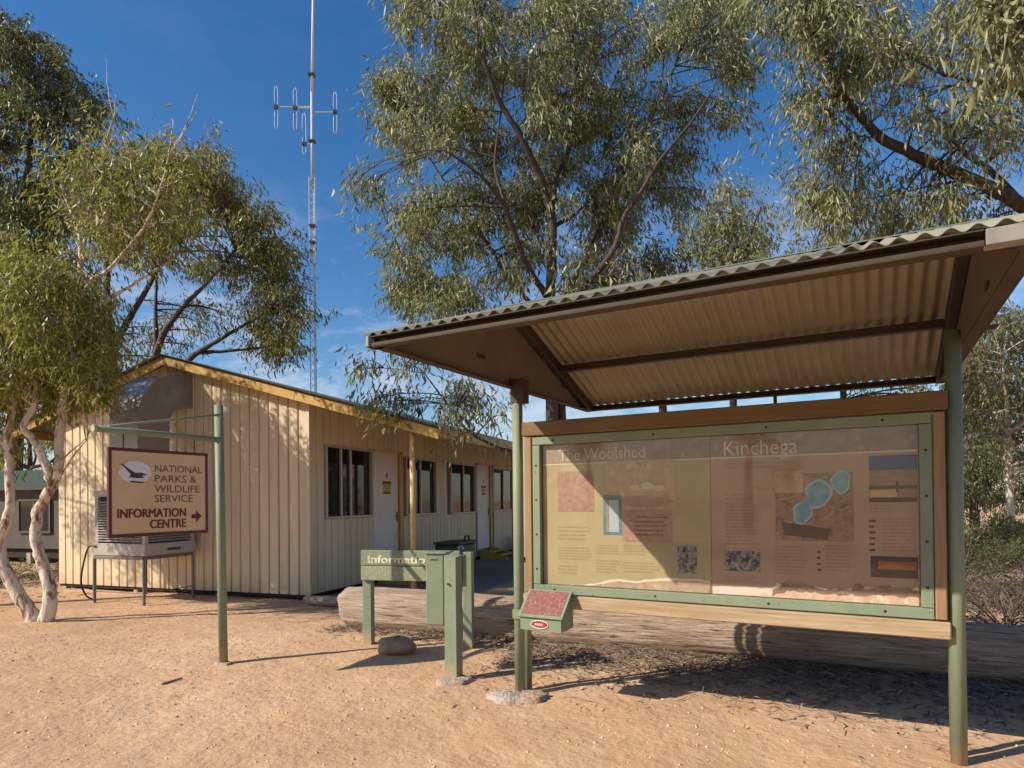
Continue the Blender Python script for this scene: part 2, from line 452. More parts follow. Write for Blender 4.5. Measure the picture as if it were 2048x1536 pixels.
def log_mat():
    m, nt, b, out = new_mat('weathered_log')
    d = nrm(G(1900, 1340) - G(720, 1255)); ang = math.atan2(d[1], d[0])
    tc = nt.nodes.new('ShaderNodeTexCoord'); r1 = nt.nodes.new('ShaderNodeVectorRotate'); r1.rotation_type = 'Z_AXIS'
    r1.inputs['Angle'].default_value = -ang; nt.links.new(tc.outputs['Object'], r1.inputs['Vector'])
    mp = nt.nodes.new('ShaderNodeMapping'); mp.inputs['Scale'].default_value = (1.0, 20, 20); nt.links.new(r1.outputs[0], mp.inputs['Vector'])
    f = noise(nt, mp.outputs[0], 2.4, 9, .7, .5)
    col = ramp(nt, f, [(.36, (.085, .05, .03)), (.43, (.42, .305, .215)), (.66, (.68, .54, .41))])
    mp2 = nt.nodes.new('ShaderNodeMapping'); mp2.inputs['Scale'].default_value = (.8, 3, 3); nt.links.new(r1.outputs[0], mp2.inputs['Vector'])
    col = mix(nt, ramp(nt, noise(nt, mp2.outputs[0], 1.6, 6), [(.5, (0, 0, 0)), (.8, (1, 1, 1))]), col, (.27, .165, .10))
    nt.links.new(col, b.inputs['Base Color']); b.inputs['Roughness'].default_value = .88
    bump(nt, b, f, 1.0, .05); return m
M['log'] = log_mat()
M['rock'] = pm('rock', (.22, .14, .08), (.40, .27, .17), 7, .9, bs=.8, bscale=20, bdist=.02)
M['twig'] = pm('dry_twig', (.11, .08, .06), (.25, .19, .145), 3, .9)
M['litter'] = pm('dry_litter', (.10, .075, .055), (.27, .205, .155), 2, .9)
M['pebble'] = pm('pebbles', (.40, .27, .17), (.72, .58, .44), 3, .85)
M['clod'] = pm('dark_clods', (.16, .09, .05), (.26, .16, .09), 3, .95)
def leaf_mat(name, cols, trans=.34, tcol=(.26, .28, .06)):
    m, nt, b, out = new_mat(name)
    g = nt.nodes.new('ShaderNodeNewGeometry')
    col = ramp(nt, g.outputs['Random Per Island'], [(i / (len(cols) - 1), c) for i, c in enumerate(cols)])
    nt.links.new(col, b.inputs['Base Color']); b.inputs['Roughness'].default_value = .42; b.inputs['Specular IOR Level'].default_value = .5
    tr = nt.nodes.new('ShaderNodeBsdfTranslucent')
    nt.links.new(mix(nt, .5, col, tcol), tr.inputs['Color'])
    ms = nt.nodes.new('ShaderNodeMixShader'); ms.inputs[0].default_value = trans
    nt.links.new(b.outputs[0], ms.inputs[1]); nt.links.new(tr.outputs[0], ms.inputs[2]); nt.links.new(ms.outputs[0], out.inputs[0])
    return m
M['leaf_grey'] = leaf_mat('grey_green_leaf', [(.115, .13, .045), (.20, .215, .085), (.29, .30, .14), (.43, .425, .26), (.27, .26, .07)], .42)
M['leaf_lime'] = leaf_mat('yellow_green_leaf', [(.12, .145, .025), (.195, .215, .04), (.27, .275, .055), (.36, .335, .10), (.28, .23, .05)], .46, (.26, .27, .03))
M['leaf_olive'] = leaf_mat('olive_leaf', [(.12, .13, .025), (.20, .205, .04), (.27, .26, .06), (.37, .325, .10), (.26, .20, .05)], .44, (.22, .21, .03))
M['leaf_dark'] = leaf_mat('dark_green_leaf', [(.045, .062, .02), (.085, .10, .034), (.12, .13, .046), (.17, .165, .062)], .35)
M['leaf_pale'] = leaf_mat('pale_olive_leaf', [(.09, .10, .04), (.16, .165, .07), (.23, .22, .10), (.33, .30, .17)], .40)
M['leaf_dry'] = leaf_mat('dry_shrub_leaf', [(.04, .04, .024), (.07, .064, .042), (.11, .095, .066), (.15, .125, .09)], .2, (.12, .10, .05))
M['leaf_low'] = leaf_mat('low_bush_leaf', [(.05, .055, .02), (.10, .10, .035), (.16, .15, .06)], .25)
def glass_dark(name):
    m, nt, b, out = new_mat(name)
    b.inputs['Base Color'].default_value = (.012, .012, .011, 1); b.inputs['Roughness'].default_value = .04
    b.inputs['Specular IOR Level'].default_value = .4
    return m
M['pane'] = glass_dark('window_pane')
def cover_mat():
    m, nt, b, out = new_mat('acrylic_cover')
    t = nt.nodes.new('ShaderNodeBsdfTransparent'); t.inputs[0].default_value = (.97, .96, .94, 1)
    gl = nt.nodes.new('ShaderNodeBsdfGlossy'); gl.inputs['Roughness'].default_value = .03
    fr = nt.nodes.new('ShaderNodeFresnel'); fr.inputs['IOR'].default_value = 1.6
    ge = nt.nodes.new('ShaderNodeNewGeometry'); iv = nt.nodes.new('ShaderNodeMath'); iv.operation = 'SUBTRACT'; iv.inputs[0].default_value = 1.0
    nt.links.new(ge.outputs['Backfacing'], iv.inputs[1]); mu = nt.nodes.new('ShaderNodeMath'); mu.operation = 'MULTIPLY'
    nt.links.new(iv.outputs[0], mu.inputs[0]); nt.links.new(fr.outputs[0], mu.inputs[1])      # outer face only: no inner total reflection
    ms = nt.nodes.new('ShaderNodeMixShader'); nt.links.new(mu.outputs[0], ms.inputs[0])
    nt.links.new(t.outputs[0], ms.inputs[1]); nt.links.new(gl.outputs[0], ms.inputs[2]); nt.links.new(ms.outputs[0], out.inputs[0])
    nt.nodes.remove(b); return m
M['acrylic'] = cover_mat()
def ground_mat():
    m, nt, b, out = new_mat('red_sand')
    vec = coords(nt)
    f1 = noise(nt, vec, .55, 6, .6); f2 = noise(nt, vec, 7, 8, .7); f3 = noise(nt, vec, 60, 4, .7)
    col = ramp(nt, f1, [(.34, (.48, .295, .170)), (.50, (.57, .365, .215)), (.66, (.65, .445, .28))])
    col = mix(nt, ramp(nt, f2, [(.44, (0, 0, 0)), (.66, (.6, .6, .6))]), col, (.51, .30, .16))
    col = mix(nt, ramp(nt, f3, [(.62, (0, 0, 0)), (.74, (.6, .6, .6))]), col, (.74, .57, .41))
    col = mix(nt, ramp(nt, noise(nt, vec, 33, 5, .75), [(.29, (.6, .6, .6)), (.37, (0, 0, 0))]), col, (.34, .20, .115))
    nt.links.new(col, b.inputs['Base Color']); b.inputs['Roughness'].default_value = .95; b.inputs['Specular IOR Level'].default_value = .15
    vo = nt.nodes.new('ShaderNodeTexVoronoi'); vo.inputs['Scale'].default_value = 21; nt.links.new(vec, vo.inputs['Vector'])
    a = nt.nodes.new('ShaderNodeMath'); a.operation = 'MULTIPLY_ADD'; nt.links.new(vo.outputs['Distance'], a.inputs[0]); a.inputs[1].default_value = -.10
    nt.links.new(noise(nt, vec, 5.5, 12, .64), a.inputs[2])
    bump(nt, b, a.outputs[0], .85, .045); return m
M['sand'] = ground_mat()

# ------------------------------------------------------------------ ground
def value_noise(x, y, seed):
    xi, yi = np.floor(x).astype(int), np.floor(y).astype(int); fx, fy = x - xi, y - yi
    fx, fy = fx * fx * (3 - 2 * fx), fy * fy * (3 - 2 * fy)
    def hsh(a, b): 
        v = np.sin(a * 127.1 + b * 311.7 + seed * 74.7) * 43758.5453
        return v - np.floor(v)
    return (hsh(xi, yi) * (1 - fx) + hsh(xi + 1, yi) * fx) * (1 - fy) + (hsh(xi, yi + 1) * (1 - fx) + hsh(xi + 1, yi + 1) * fx) * fy
def ground_z(x, y):
    x, y = np.asarray(x, float), np.asarray(y, float)
    n = (value_noise(x * .7, y * .7, 1) - .5) * .03 + (value_noise(x * 2.3, y * 2.3, 2) - .5) * .022 + (value_noise(x * 6, y * 6, 3) - .5) * .012 + (value_noise(x * 13, y * 13, 4) - .5) * .006
    fall = np.clip(1 - (np.hypot(x, y - 6) - 14) / 20, 0, 1)
    return gz(x, y) + n * fall
def spaced(n, lin, far):
    t = np.linspace(-1, 1, n); return np.sign(t) * (lin * np.abs(t) + (far - lin) * np.abs(t) ** 9)
gx, gy = spaced(300, 14, 900), spaced(300, 14, 900) + 6
XX, YY = np.meshgrid(gx, gy); ZZ = ground_z(XX, YY)
gv = np.stack([XX.ravel(), YY.ravel(), ZZ.ravel()], 1)
ii = (np.arange(299)[:, None] * 300 + np.arange(299)[None]).ravel()
gme = fast_mesh('ground', gv, np.stack([ii, ii + 1, ii + 301, ii + 300], 1))
go = link('ground', gme, M['sand'], None, (0, 0, 0), True)
go['kind'] = 'structure'
def gp(x, y): return V3(x, y, float(ground_z(x, y)))

# ------------------------------------------------------------------ hut
HL, GW, RIDGE, SLOPE = 14.0, 5.70, -2.835, .286
def roof_z(g): return 3.985 - SLOPE * abs(g - RIDGE)         # underside of roof sheets
WB = -.04
hut = thing('weatherboard_hut', H(-2.85, 0, -.13), 'long cream clad hut with ochre trim and low gable roof', 'hut')
AXG = (GD, LD, Z3)
# gable wall: upright cladding boards
core = join(prism([H(-GW + .02, .03, WB), H(-.02, .03, WB), H(-.02, .03, roof_z(0) - .06), H(RIDGE, .03, roof_z(RIDGE) - .06), H(-GW + .02, .03, roof_z(GW * -1) - .06)], LD * .08))
gwall = build('gable_wall', core, M['cream_shade'], hut)
nb = 29; bw = GW / nb
for i in range(nb):
    g0, g1 = -GW + i * bw + .008, -GW + (i + 1) * bw - .008
    zt = lambda g: roof_z(g) - .05
    w = .012; d = .016
    top = [(g0, zt(g0)), (g1, zt(g1))]
    if g0 < RIDGE < g1: top = [(g0, zt(g0)), (RIDGE, zt(RIDGE)), (g1, zt(g1))]
    # chamfered front: section points across the board
    sec = [(g0, 0), (g0 + w, -d), (g1 - w, -d), (g1, 0)]
    if i % 1 == 0:
        V = []; F = []
        xs = [s[0] for s in sec]
        for (g, l) in sec: V.append(H(g, l, WB))
        for (g, l) in sec: V.append(H(g, l, zt(g)))
        for (g, l) in sec: V.append(H(g, .028, WB))
        for (g, l) in sec: V.append(H(g, .028, zt(g)))
        for k in range(3): F += [(k, k + 1, k + 5, k + 4), (k + 8, k + 12, k + 13, k + 9), (k, k + 8, k + 9, k + 1), (k + 4, k + 5, k + 13, k + 12)]
        F += [(0, 4, 12, 8), (3, 11, 15, 7)]
        build('cladding_board', (np.array(V), F), M['cream'], gwall)
build('bottom_plate', box(H(-GW / 2, .05, WB - .035), (GW / 2, .04, .02), AXG), M['void'], gwall)  # plate coloured dark to stand in for the shaded gap under the wall
build('corner_trim', box(H(.004, -.012, (WB + roof_z(0)) / 2 - .03), (.028, .022, (roof_z(0) - WB) / 2 - .03), AXG), M['cream'], gwall)
# verandah wall with openings (l0, l1, z0, z1)
WINS = [(.42, 1.87, 1.17, 2.41), (3.13, 4.55, 1.15, 2.37), (5.30, 6.84, 1.13, 2.37), (8.08, 9.95, 1.15, 2.37)]
DOORS = [(1.93, 2.86, .16, 2.40), (7.0, 7.86, .16, 2.40)]
OPEN = [w for w in WINS] + [(d[0], d[1] + .16, WB, d[3] + .04) for d in DOORS]
swall = build('side_wall', box(H(-.09, HL / 2, (WB + roof_z(0)) / 2 - .04), (.03, HL / 2 - .05, (roof_z(0) - WB) / 2 - .06), AXG), M['cream_shade'], hut)
sb_w = .19; l = .03; n_s = 0
while l < HL - .05:
    l1 = min(l + sb_w - .014, HL)
    ivs = [(WB, roof_z(0) - .05)]
    for (a, b_, z0, z1) in OPEN:
        if l1 > a - .01 and l < b_ + .01:
            nv = []
            for (p, q) in ivs:
                if p < z0: nv.append((p, min(q, z0)))
                if q > z1: nv.append((max(p, z1), q))
            ivs = nv
    for (p, q) in ivs:
        if q - p > .03: build('cladding_board', box(H(-.026, (l + l1) / 2, (p + q) / 2), (.026, (l1 - l) / 2, (q - p) / 2 - .003), AXG, .007), M['cream'], swall)
    l += sb_w
def window(l0, l1, z0, z1, muls):
    c = H(-.02, (l0 + l1) / 2, (z0 + z1) / 2); t = .035
    w = build('window', box(H(-.052, (l0 + l1) / 2, (z0 + z1) / 2), (.004, (l1 - l0) / 2 - .02, (z1 - z0) / 2 - .02), AXG, .001), M['pane'], hut)
    fr = join(box(H(-.005, l0 + t / 2, (z0 + z1) / 2), (.04, t / 2, (z1 - z0) / 2), AXG), box(H(-.005, l1 - t / 2, (z0 + z1) / 2), (.04, t / 2, (z1 - z0) / 2), AXG),
              box(H(-.005, (l0 + l1) / 2, z1 - t / 2), (.038, (l1 - l0) / 2 - t, t / 2), AXG), box(H(.003, (l0 + l1) / 2, z0 + t / 2), (.048, (l1 - l0) / 2 - t, t / 2), AXG))
    build('window_frame', fr, M['alu'], w)
    for m in muls: build('mullion', box(H(-.022, m, (z0 + z1) / 2), (.02, .022, (z1 - z0) / 2 - t), AXG), M['alu'], w)
    build('curtain', box(H(-.0465, l1 - .16, (z0 + z1) / 2), (.0008, .05, (z1 - z0) / 2 - .05), AXG, .0003), M['cooler_dark'], w)
window(*WINS[0], [.90, 1.19]); window(*WINS[1], [3.84]); window(*WINS[2], [6.13]); window(*WINS[3], [9.0])
for k, (l0, l1, z0, z1) in enumerate(DOORS):
    d = build('door', box(H(-.03, (l0 + l1) / 2, (z0 + z1) / 2), (.02, (l1 - l0) / 2 - .012, (z1 - z0) / 2), AXG), M['door'], hut)
    build('door_jamb', box(H(-.002, l1 + .07, (z0 + z1) / 2 - .05), (.035, .065, (z1 - z0) / 2 + .06), AXG), M['ochre'], d)
    build('lintel', box(H(-.005, (l0 + l1) / 2, z1 + .02), (.03, (l1 - l0) / 2 - .005, .018), AXG), M['cream'], d)
    build('door_handle', join(box(H(-.004, l1 - .07, z0 + .98), (.006, .025, .10), AXG), tube([H(-.004, l1 - .07, z0 + 1.0), H(.05, l1 - .07, z0 + 1.0), H(.05, l1 - .17, z0 + 1.0)], .012, 8)), M['steel'], d)
    lm = (l0 + l1) / 2
    build('door_notice', box(H(-.0085, lm + .02, z0 + 1.56), (.0015, .17, .13), AXG, .0005), M['sign_cream'], d)
    build('notice_heading', join(box(H(-.0062, lm + .02, z0 + 1.655), (.0007, .165, .03), AXG, .0002), box(H(-.0062, lm + .02, z0 + 1.46), (.0007, .13, .022), AXG, .0002)), M['letter_brown'], d)
    build('notice_text', join(*[box(H(-.0062, lm + .02, z0 + 1.60 - j * .03), (.0007, .12, .006), AXG, .0002) for j in range(4)]), M['letter_brown'], d)
    build('door_number', join(box(H(-.0085, lm + .02, z0 + 1.80), (.0015, .028, .045), AXG, .0005)), M['letter_brown'], d)
# steps in front of the doors
for k, (l0, l1, z0, z1) in enumerate(DOORS):
    st = thing('door_step', H(.5, (l0 + l1) / 2, -.10), ['ochre timber door steps behind the fee box and green direction sign', 'ochre timber steps below the door beside the last window'][k], 'steps')
    for s in (l0 + .02, l1 + .02):
        build('stringer', prism([H(.06, s, -.10), H(.82, s, -.10), H(.80, s, -.02), H(.06, s, .17)], LD * .045), M['ochre'], st)
    for j, (g, z) in enumerate(((.25, .085), (.55, .01))):
        build('tread', box(H(g, (l0 + l1) / 2 + .045, z), (.125, (l1 - l0) / 2 - .026, .018), AXG), M['ochre'], st)
# verandah floor, underfloor, roof
build('verandah_slab', box(H(1.22, HL / 2, -.145), (1.10, HL / 2 + .15, .045), AXG, .01), M['slab'], hut)
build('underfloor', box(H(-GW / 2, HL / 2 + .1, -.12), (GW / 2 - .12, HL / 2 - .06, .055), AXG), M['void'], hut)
for g in (-.1, -GW * .33, -GW * .66, -GW + .12):
    build('stump', box(H(g, .06, -.145), (.05, .05, .065), AXG), M['concrete'], hut)
GE_R, GE_L = 2.42, -6.75
for s, ge in ((1, GE_R), (-1, GE_L)):
    n = nrm(GD * s * 1 - Z3 * SLOPE); up = nrm(np.cross(LD, GD * s) * 0 + Z3 + GD * s * SLOPE)
    ln = math.hypot(abs(ge - RIDGE), SLOPE * abs(ge - RIDGE))
    ro = build('roof_slope', corrugated(H(RIDGE, -.28, roof_z(RIDGE) + .035), LD, n, up, HL + .5, ln, .076, .009, .003, 6, 2), M['dark_roof'], hut)
    # barge board in two visible lengths, plus soffit lining below the sheets
    b0 = H(RIDGE, -.20, roof_z(RIDGE) - .065); b1 = H(ge, -.20, roof_z(ge) - .065)
    L0, L1 = b0 + (b1 - b0) * .0, b0 + (b1 - b0) * .52
    upv = np.cross(LD, nrm(b1 - b0)); upv = upv if upv[2] > 0 else -upv
    build('barge_board', bar(L0, L1 - nrm(b1 - b0) * .002, .028, .145, upv), M['ochre'], ro)
    build('barge_board', bar(L1 + nrm(b1 - b0) * .002, b1, .028, .145, upv), M['ochre'], ro)
    build('soffit_lining', bar(H(RIDGE, -.10, roof_z(RIDGE) - .0), H(ge, -.10, roof_z(ge) - .0), .155, .012, upv), M['ochre'], ro)
    build('eave_fascia', box(H(ge, HL / 2, roof_z(ge) - .03), (.016, HL / 2 + .19, .08), AXG), M['ochre'], ro)
build('verandah_ceiling', bar(H(.02, HL / 2, roof_z(.02) - .02), H(GE_R - .03, HL / 2, roof_z(GE_R - .03) - .02), HL - .2, .012, nrm(Z3 + GD * SLOPE)), M['cream'], hut)
for l in (.0, 4.5, 9.0, 13.4):
    pp = H(1.92, -.1 + l, -.13)
    build('verandah_post', tube([pp, H(1.92, -.1 + l, roof_z(1.92) - .03)], .042, 12), M['ochre_post'], hut, smooth=True)
build('verandah_beam', box(H(1.92, HL / 2 + .05, roof_z(1.92) - .10), (.03, HL / 2 - .0, .05), AXG), M['ochre'], hut)
# boxes and bins on the verandah
eb = thing('storage_box', H(1.05, 3.3, -.10), 'dark green plastic storage box on the verandah behind the green sign', 'storage box')
build('body', box(H(1.05, 3.3, .24), (.26, .44, .34), AXG, .03), M['dark_green'], eb)
build('lid', box(H(1.05, 3.3, .605), (.28, .46, .025), AXG, .015), M['dark_green'], eb)
build('handle', tube([H(1.05, 3.74, .63), H(1.05, 3.80, .70), H(1.05, 3.98, .70), H(1.05, 3.98, .50)], .018, 8), M['black'], eb)
tp = thing('garden_tap', H(1.75, 1.9, -.10), 'small pale standpipe tap at the edge of the verandah', 'tap')
build('pipe', tube([H(1.75, 1.9, -.10), H(1.75, 1.9, .62)], .018, 8), M['cooler'], tp)
build('spout', tube([H(1.75, 1.9, .62), H(1.82, 1.9, .64), H(1.85, 1.9, .58)], .015, 8), M['galv'], tp)
pt = thing('black_pot', H(.32, 9.6, -.10), 'black rounded pot against the wall below the last window', 'pot')
prof = [(.0, .14), (.1, .2), (.25, .24), (.4, .22), (.46, .18)]
build('pot_body', tube([H(.32, 9.6, -.10 + a) for a, _ in prof], [b_ for _, b_ in prof], 16), M['black'], pt, smooth=True)
build('rim', tube([H(.32, 9.6, .35), H(.32, 9.6, .385)], .205, 16), M['black'], pt)

# ------------------------------------------------------------------ evaporative cooler on its stand, with elbow duct into the gable
g0c, g1c, l0c, l1c = -3.26, -2.20, -1.15, -.16          # footprint in the hut frame
gl, gr = Gc = (g0c, g1c)
ck = thing('evaporative_cooler', H((gl + gr) / 2, l0c, -.12), 'grey louvred evaporative cooler with curved duct against the gable wall', 'cooler')
zc0, zc1 = .62, 1.66
stand = []
for (g, l) in ((gl, l0c), (gr, l0c), (gr, l1c - .05), (gl, l1c - .05)):
    gg = H(g, l, 0); build('leg', tube([gp(gg[0], gg[1]), H(g, l, zc0 - .03)], .024, 8), M['steel'], ck)
build('stand_frame', join(*[bar(H(a[0], a[1], zc0 - .015), H(b_[0], b_[1], zc0 - .015), .05, .05) for a, b_ in (((gl, l0c), (gr, l0c)), ((gr, l0c), (gr, l1c - .05)), ((gr, l1c - .05), (gl, l1c - .05)), ((gl, l1c - .05), (gl, l0c)))],
      *[bar(H(a[0], a[1], .06), H(b_[0], b_[1], .06), .014, .014) for a, b_ in (((gl, l0c), (gr, l0c)), ((gr, l0c), (gr, l1c - .05)))]), M['steel'], ck)
cg, cl = (gl + gr) / 2, (l0c + l1c) / 2
body = build('cabinet', join(box(H(cg, cl, zc0 + .11), ((gr - gl) / 2 + .02, (l1c - l0c) / 2, .10), AXG, .012), box(H(cg, cl, zc1 - .04), ((gr - gl) / 2 + .02, (l1c - l0c) / 2, .05), AXG, .012),
      *[box(H(g, l, (zc0 + zc1) / 2 + .06), (.035, .035, (zc1 - zc0) / 2 - .14), AXG) for g in (gl + .03, gr - .03) for l in (l0c + .05, l1c - .05)]), M['cooler'], ck)
build('inner_core', box(H(cg, cl, (zc0 + zc1) / 2), ((gr - gl) / 2 - .05, (l1c - l0c) / 2 - .06, (zc1 - zc0) / 2 - .03), AXG), M['cooler_dark'], body)
for j in range(16):
    z = zc0 + .25 + j * .041
    ax = (GD, nrm(LD + Z3 * .7), nrm(Z3 - LD * .7))
    build('louvre', box(H(cg, l0c + .01, z), ((gr - gl) / 2 - .05, .022, .003), ax, .001), M['cooler'], ck)
    ax2 = (LD, nrm(GD - Z3 * .7), nrm(Z3 + GD * .7))
    build('louvre', box(H(gr - .01, cl, z), ((l1c - l0c) / 2 - .10, .022, .003), ax2, .001), M['cooler'], ck)
build('badge', box(H(gr + .0225, cl + .05, zc0 + .10), (.002, .13, .02), AXG, .0005), M['emblem_dark'], ck)
build('drain_hose', tube(catmull([H(gl + .05, l0c - .01, zc0 + .16), H(gl - .12, l0c - .02, zc0 + .12), H(gl - .30, l0c - .0, .25), H(gl - .34, l0c + .1, -.02), H(gl - .30, l0c + .2, -.12)], 6), .014, 7), M['black'], ck, smooth=True)
# elbow: quarter round from the cabinet top into the wall
zt0 = zc1 + .01
pin = l1c - .0; Rout, Rin = (l1c - l0c) - .04, .16
zel = 2.76
dg0, dg1 = -2.98, -2.38
V = []; nseg = 12
prof_o = [(-1.10, zt0), (-1.10, zel)] + [(-.16 - .94 * math.cos(t), zel + .90 * math.sin(t)) for t in np.linspace(0, math.pi / 2, nseg)[1:]] + [(-.02, zel + .90)]
prof_i = [(-.50, zt0), (-.50, zel)] + [(-.16 - .34 * math.cos(t), zel + .33 * math.sin(t)) for t in np.linspace(0, math.pi / 2, nseg)[1:]] + [(-.02, zel + .33)]
n = len(prof_o)
for g in (dg0, dg1):
    for (l, z) in prof_o: V.append(H(g, l, z))
    for (l, z) in prof_i: V.append(H(g, l, z))
F = []
for i in range(n - 1):
    F += [(i, i + 1, 2 * n + i + 1, 2 * n + i), (n + i, 2 * n + n + i, 2 * n + n + i + 1, n + i + 1), (i, n + i, n + i + 1, i + 1), (2 * n + i, 2 * n + i + 1, 3 * n + i + 1, 3 * n + i)]
F += [(0, 2 * n, 3 * n, n), (n - 1, 2 * n - 1, 4 * n - 1, 3 * n - 1)]
dk = build('elbow_duct', (np.array(V), F), M['duct'], ck)
for l_, z_ in ((l1c - Rout * .5, zel - .03),):
    build('seam_band', box(H((dg0 + dg1) / 2, (prof_o[1][0] + prof_i[1][0]) / 2, zel - .05), ((dg1 - dg0) / 2 + .006, (prof_i[1][0] - prof_o[1][0]) / 2 + .006, .02), AXG, .003), M['duct'], dk)
build('strut', bar(H(dg1 + .02, -.42, zel + .02), H(dg1 + .02, -.03, zel - .36), .03, .03), M['ochre_post'], ck)

# ------------------------------------------------------------------ far shed on the left
sh0 = G(105, 1118); shd = V3(math.cos(HB + .05), math.sin(HB + .05), 0); shn = V3(-shd[1], shd[0], 0)
sb0 = V3(-14.2, 17.2, -.13)
shed = thing('green_roofed_shed', sb0, 'grey brown shed with a green roof behind the pale forked gum', 'shed')
def SH(g, l, z): return sb0 + shd * g + shn * l + Z3 * (z)
AXS = (shd, shn, Z3)
build('wall', box(SH(0, 2, 1.25), (3.2, 1.6, .85), AXS), M['shed_wall'], shed)
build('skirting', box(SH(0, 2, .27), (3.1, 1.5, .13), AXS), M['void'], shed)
build('roof', corrugated(SH(-3.6, .15, 2.06), shd, nrm(shn + Z3 * .28), nrm(Z3 - shn * .28), 7.2, 2.2, .12, .015, .004, 6, 2), M['roof_green'], shed)
build('roof_trim', box(SH(0, .16, 2.02), (3.6, .02, .04), AXS), M['dark_metal'], shed)
for g in (1.3, -.7):
    w = build('window', box(SH(g, .385, 1.28), (.55, .02, .42), AXS), M['pane'], shed)
    build('window_frame', join(*[box(SH(g + a, .37, 1.28), (.03, .03, .45), AXS) for a in (-.56, .0, .56)], *[box(SH(g, .372, 1.28 + a), (.53, .03, .03), AXS) for a in (-.43, .43)]), M['shed_wall'], w)
for g in (-2.8, -1, 1, 2.8): build('stump', box(SH(g, .5, .13), (.08, .08, .15), AXS), M['concrete'], shed)

# ------------------------------------------------------------------ radio mast
mb = at(628, 775, 25.0); mx, my = mb[0], mb[1]; mz = float(gz(mx, my))
mast = thing('radio_mast', (mx, my, mz), 'tall slender lattice radio mast rising behind the hut', 'mast')
mr = .13; top_z = at(628, 195, 25)[2]
legs = [(mx + mr * math.cos(a), my + mr * math.sin(a)) for a in (R(90), R(210), R(330))]
for (x, y) in legs: build('mast_leg', tube([(x, y, mz), (x, y, top_z - 3.2)], .019, 6), M['galv'], mast)
zz = mz; k = 0; brs = []
while zz < top_z - 3.4:
    for i in range(3):
        a, b_ = legs[(i + k) % 3], legs[(i + k + 1) % 3]
        brs.append(tube([(*a, zz), (*b_, zz + .3)], .008, 4, False))
    zz += .3; k += 1
build('bracing', join(*brs), M['galv'], mast)
build('upper_pole', tube([(mx, my, top_z - 3.6), (mx, my, top_z + .2)], [.06, .055], 10), M['galv'], mast, smooth=True)
build('whip_antenna', tube([(mx, my, top_z + .1), (mx + .12, my, top_z + 6)], [.055, .035], 10), M['white_print'], mast, smooth=True)
for py in (150, 283, 452, 485):
    q = at(628, py, 25); build('clamp', box((mx, my, q[2]), (.12, .12, .035)), M['screw'], mast)
def antenna(px, py0, py1, boom_py):
    a, b_ = at(px, py0, 25), at(px, py1, 25); m = at(px, boom_py, 25)
    d = .06
    lo = catmull([(a[0] - d, my, (a[2] + b_[2]) / 2 - .15), (a[0] - d, my, b_[2]), (a[0] + d, my, b_[2]), (a[0] + d, my, a[2]), (a[0] - d, my, a[2]), (a[0] - d, my, (a[2] + b_[2]) / 2 + .1)], 3)
    an = build('dipole', tube(lo, .014, 7), M['galv'], mast, smooth=True)
    build('boom', tube([(mx, my, m[2]), (m[0], my, m[2])], .022, 6), M['galv'], an)
    build('feed_box', box((a[0], my, m[2]), (.08, .05, .07)), M['screw'], an)
antenna(552, 178, 253, 214); antenna(590, 182, 256, 216); antenna(670, 190, 262, 224); antenna(608, 232, 304, 288)

# ------------------------------------------------------------------ information shelter
PW = 2.6974
ZE, DF, DB, UA, UB = 2.291, 1.535, -1.525, -.072, 2.815
sl = math.tan(R(19.5)); NR = (DF + DB) / 2; RISE = sl * (DF - DB) / 2
shelter = thing('information_shelter', S(PW / 2, 0, 0), 'green posted shelter with brown framed gable roof of corrugated sheet', 'shelter')
AXU = (U, N, Z3)
RPp = S(PW, 0, 0)
for u in (0, PW):
    q = S(u, 0, 0)
    po = build('post', tube([gp(q[0], q[1]) - Z3 * .03, S(u, 0, ZE + .055)], .039, 20), M['green'], shelter, smooth=True)
    if u < 1: build('post_bracket', box(S(u + (.018 if u < 1 else -.0), -.005, ZE - .03), (.056, .046, .09), AXU, .004), M['brown_metal'], po)  # brown here stands in for shade on the green post top
# tie beams at the ends (front to back), open channel section
for u, s in ((UA, 1), (UB, -1)):
    tb = build('tie_beam', join(box(S(u, (DF + DB) / 2, ZE + .032), (.006, (DF - DB) / 2 - .03, .032), AXU, .002),
              box(S(u + s * .03, (DF + DB) / 2, ZE + .006), (.03, (DF - DB) / 2 - .03, .006), AXU, .002)), M['brown_metal'], shelter)
    build('end_plate', box(S(u - s * .03 if u > 1 else u - .035, -.0, ZE + .05), (.05, .05, .004), AXU, .001), M['brown_metal'], tb)
    # gable infill sheet between tie beam and rafters
    build('gable_infill', prism([S(u + s * .009, DF - .075, ZE + .02), S(u + s * .009, DF - .075, ZE + .066), S(u + s * .009, NR, ZE + RISE + .052), S(u + s * .009, DB + .05, ZE + .052), S(u + s * .009, DB + .05, ZE + .02)], U * s * .008), M['soffit'], shelter)
    for nn in (DB + .55, NR + .42):
        build('bracket_slot', box(S(u + s * .014, nn, ZE + .16), (.012, .05, .014), AXU, .002), M['dark_metal'], tb)
    for nd, nm in ((DF, 1), (DB, -1)):
        build('rafter', bar(S(u + s * .05, nd - nm * .05, ZE + .026), S(u + s * .05, NR + nm * .01, ZE + .006 + RISE), .06, .085, Z3), M['dark_metal'], shelter)
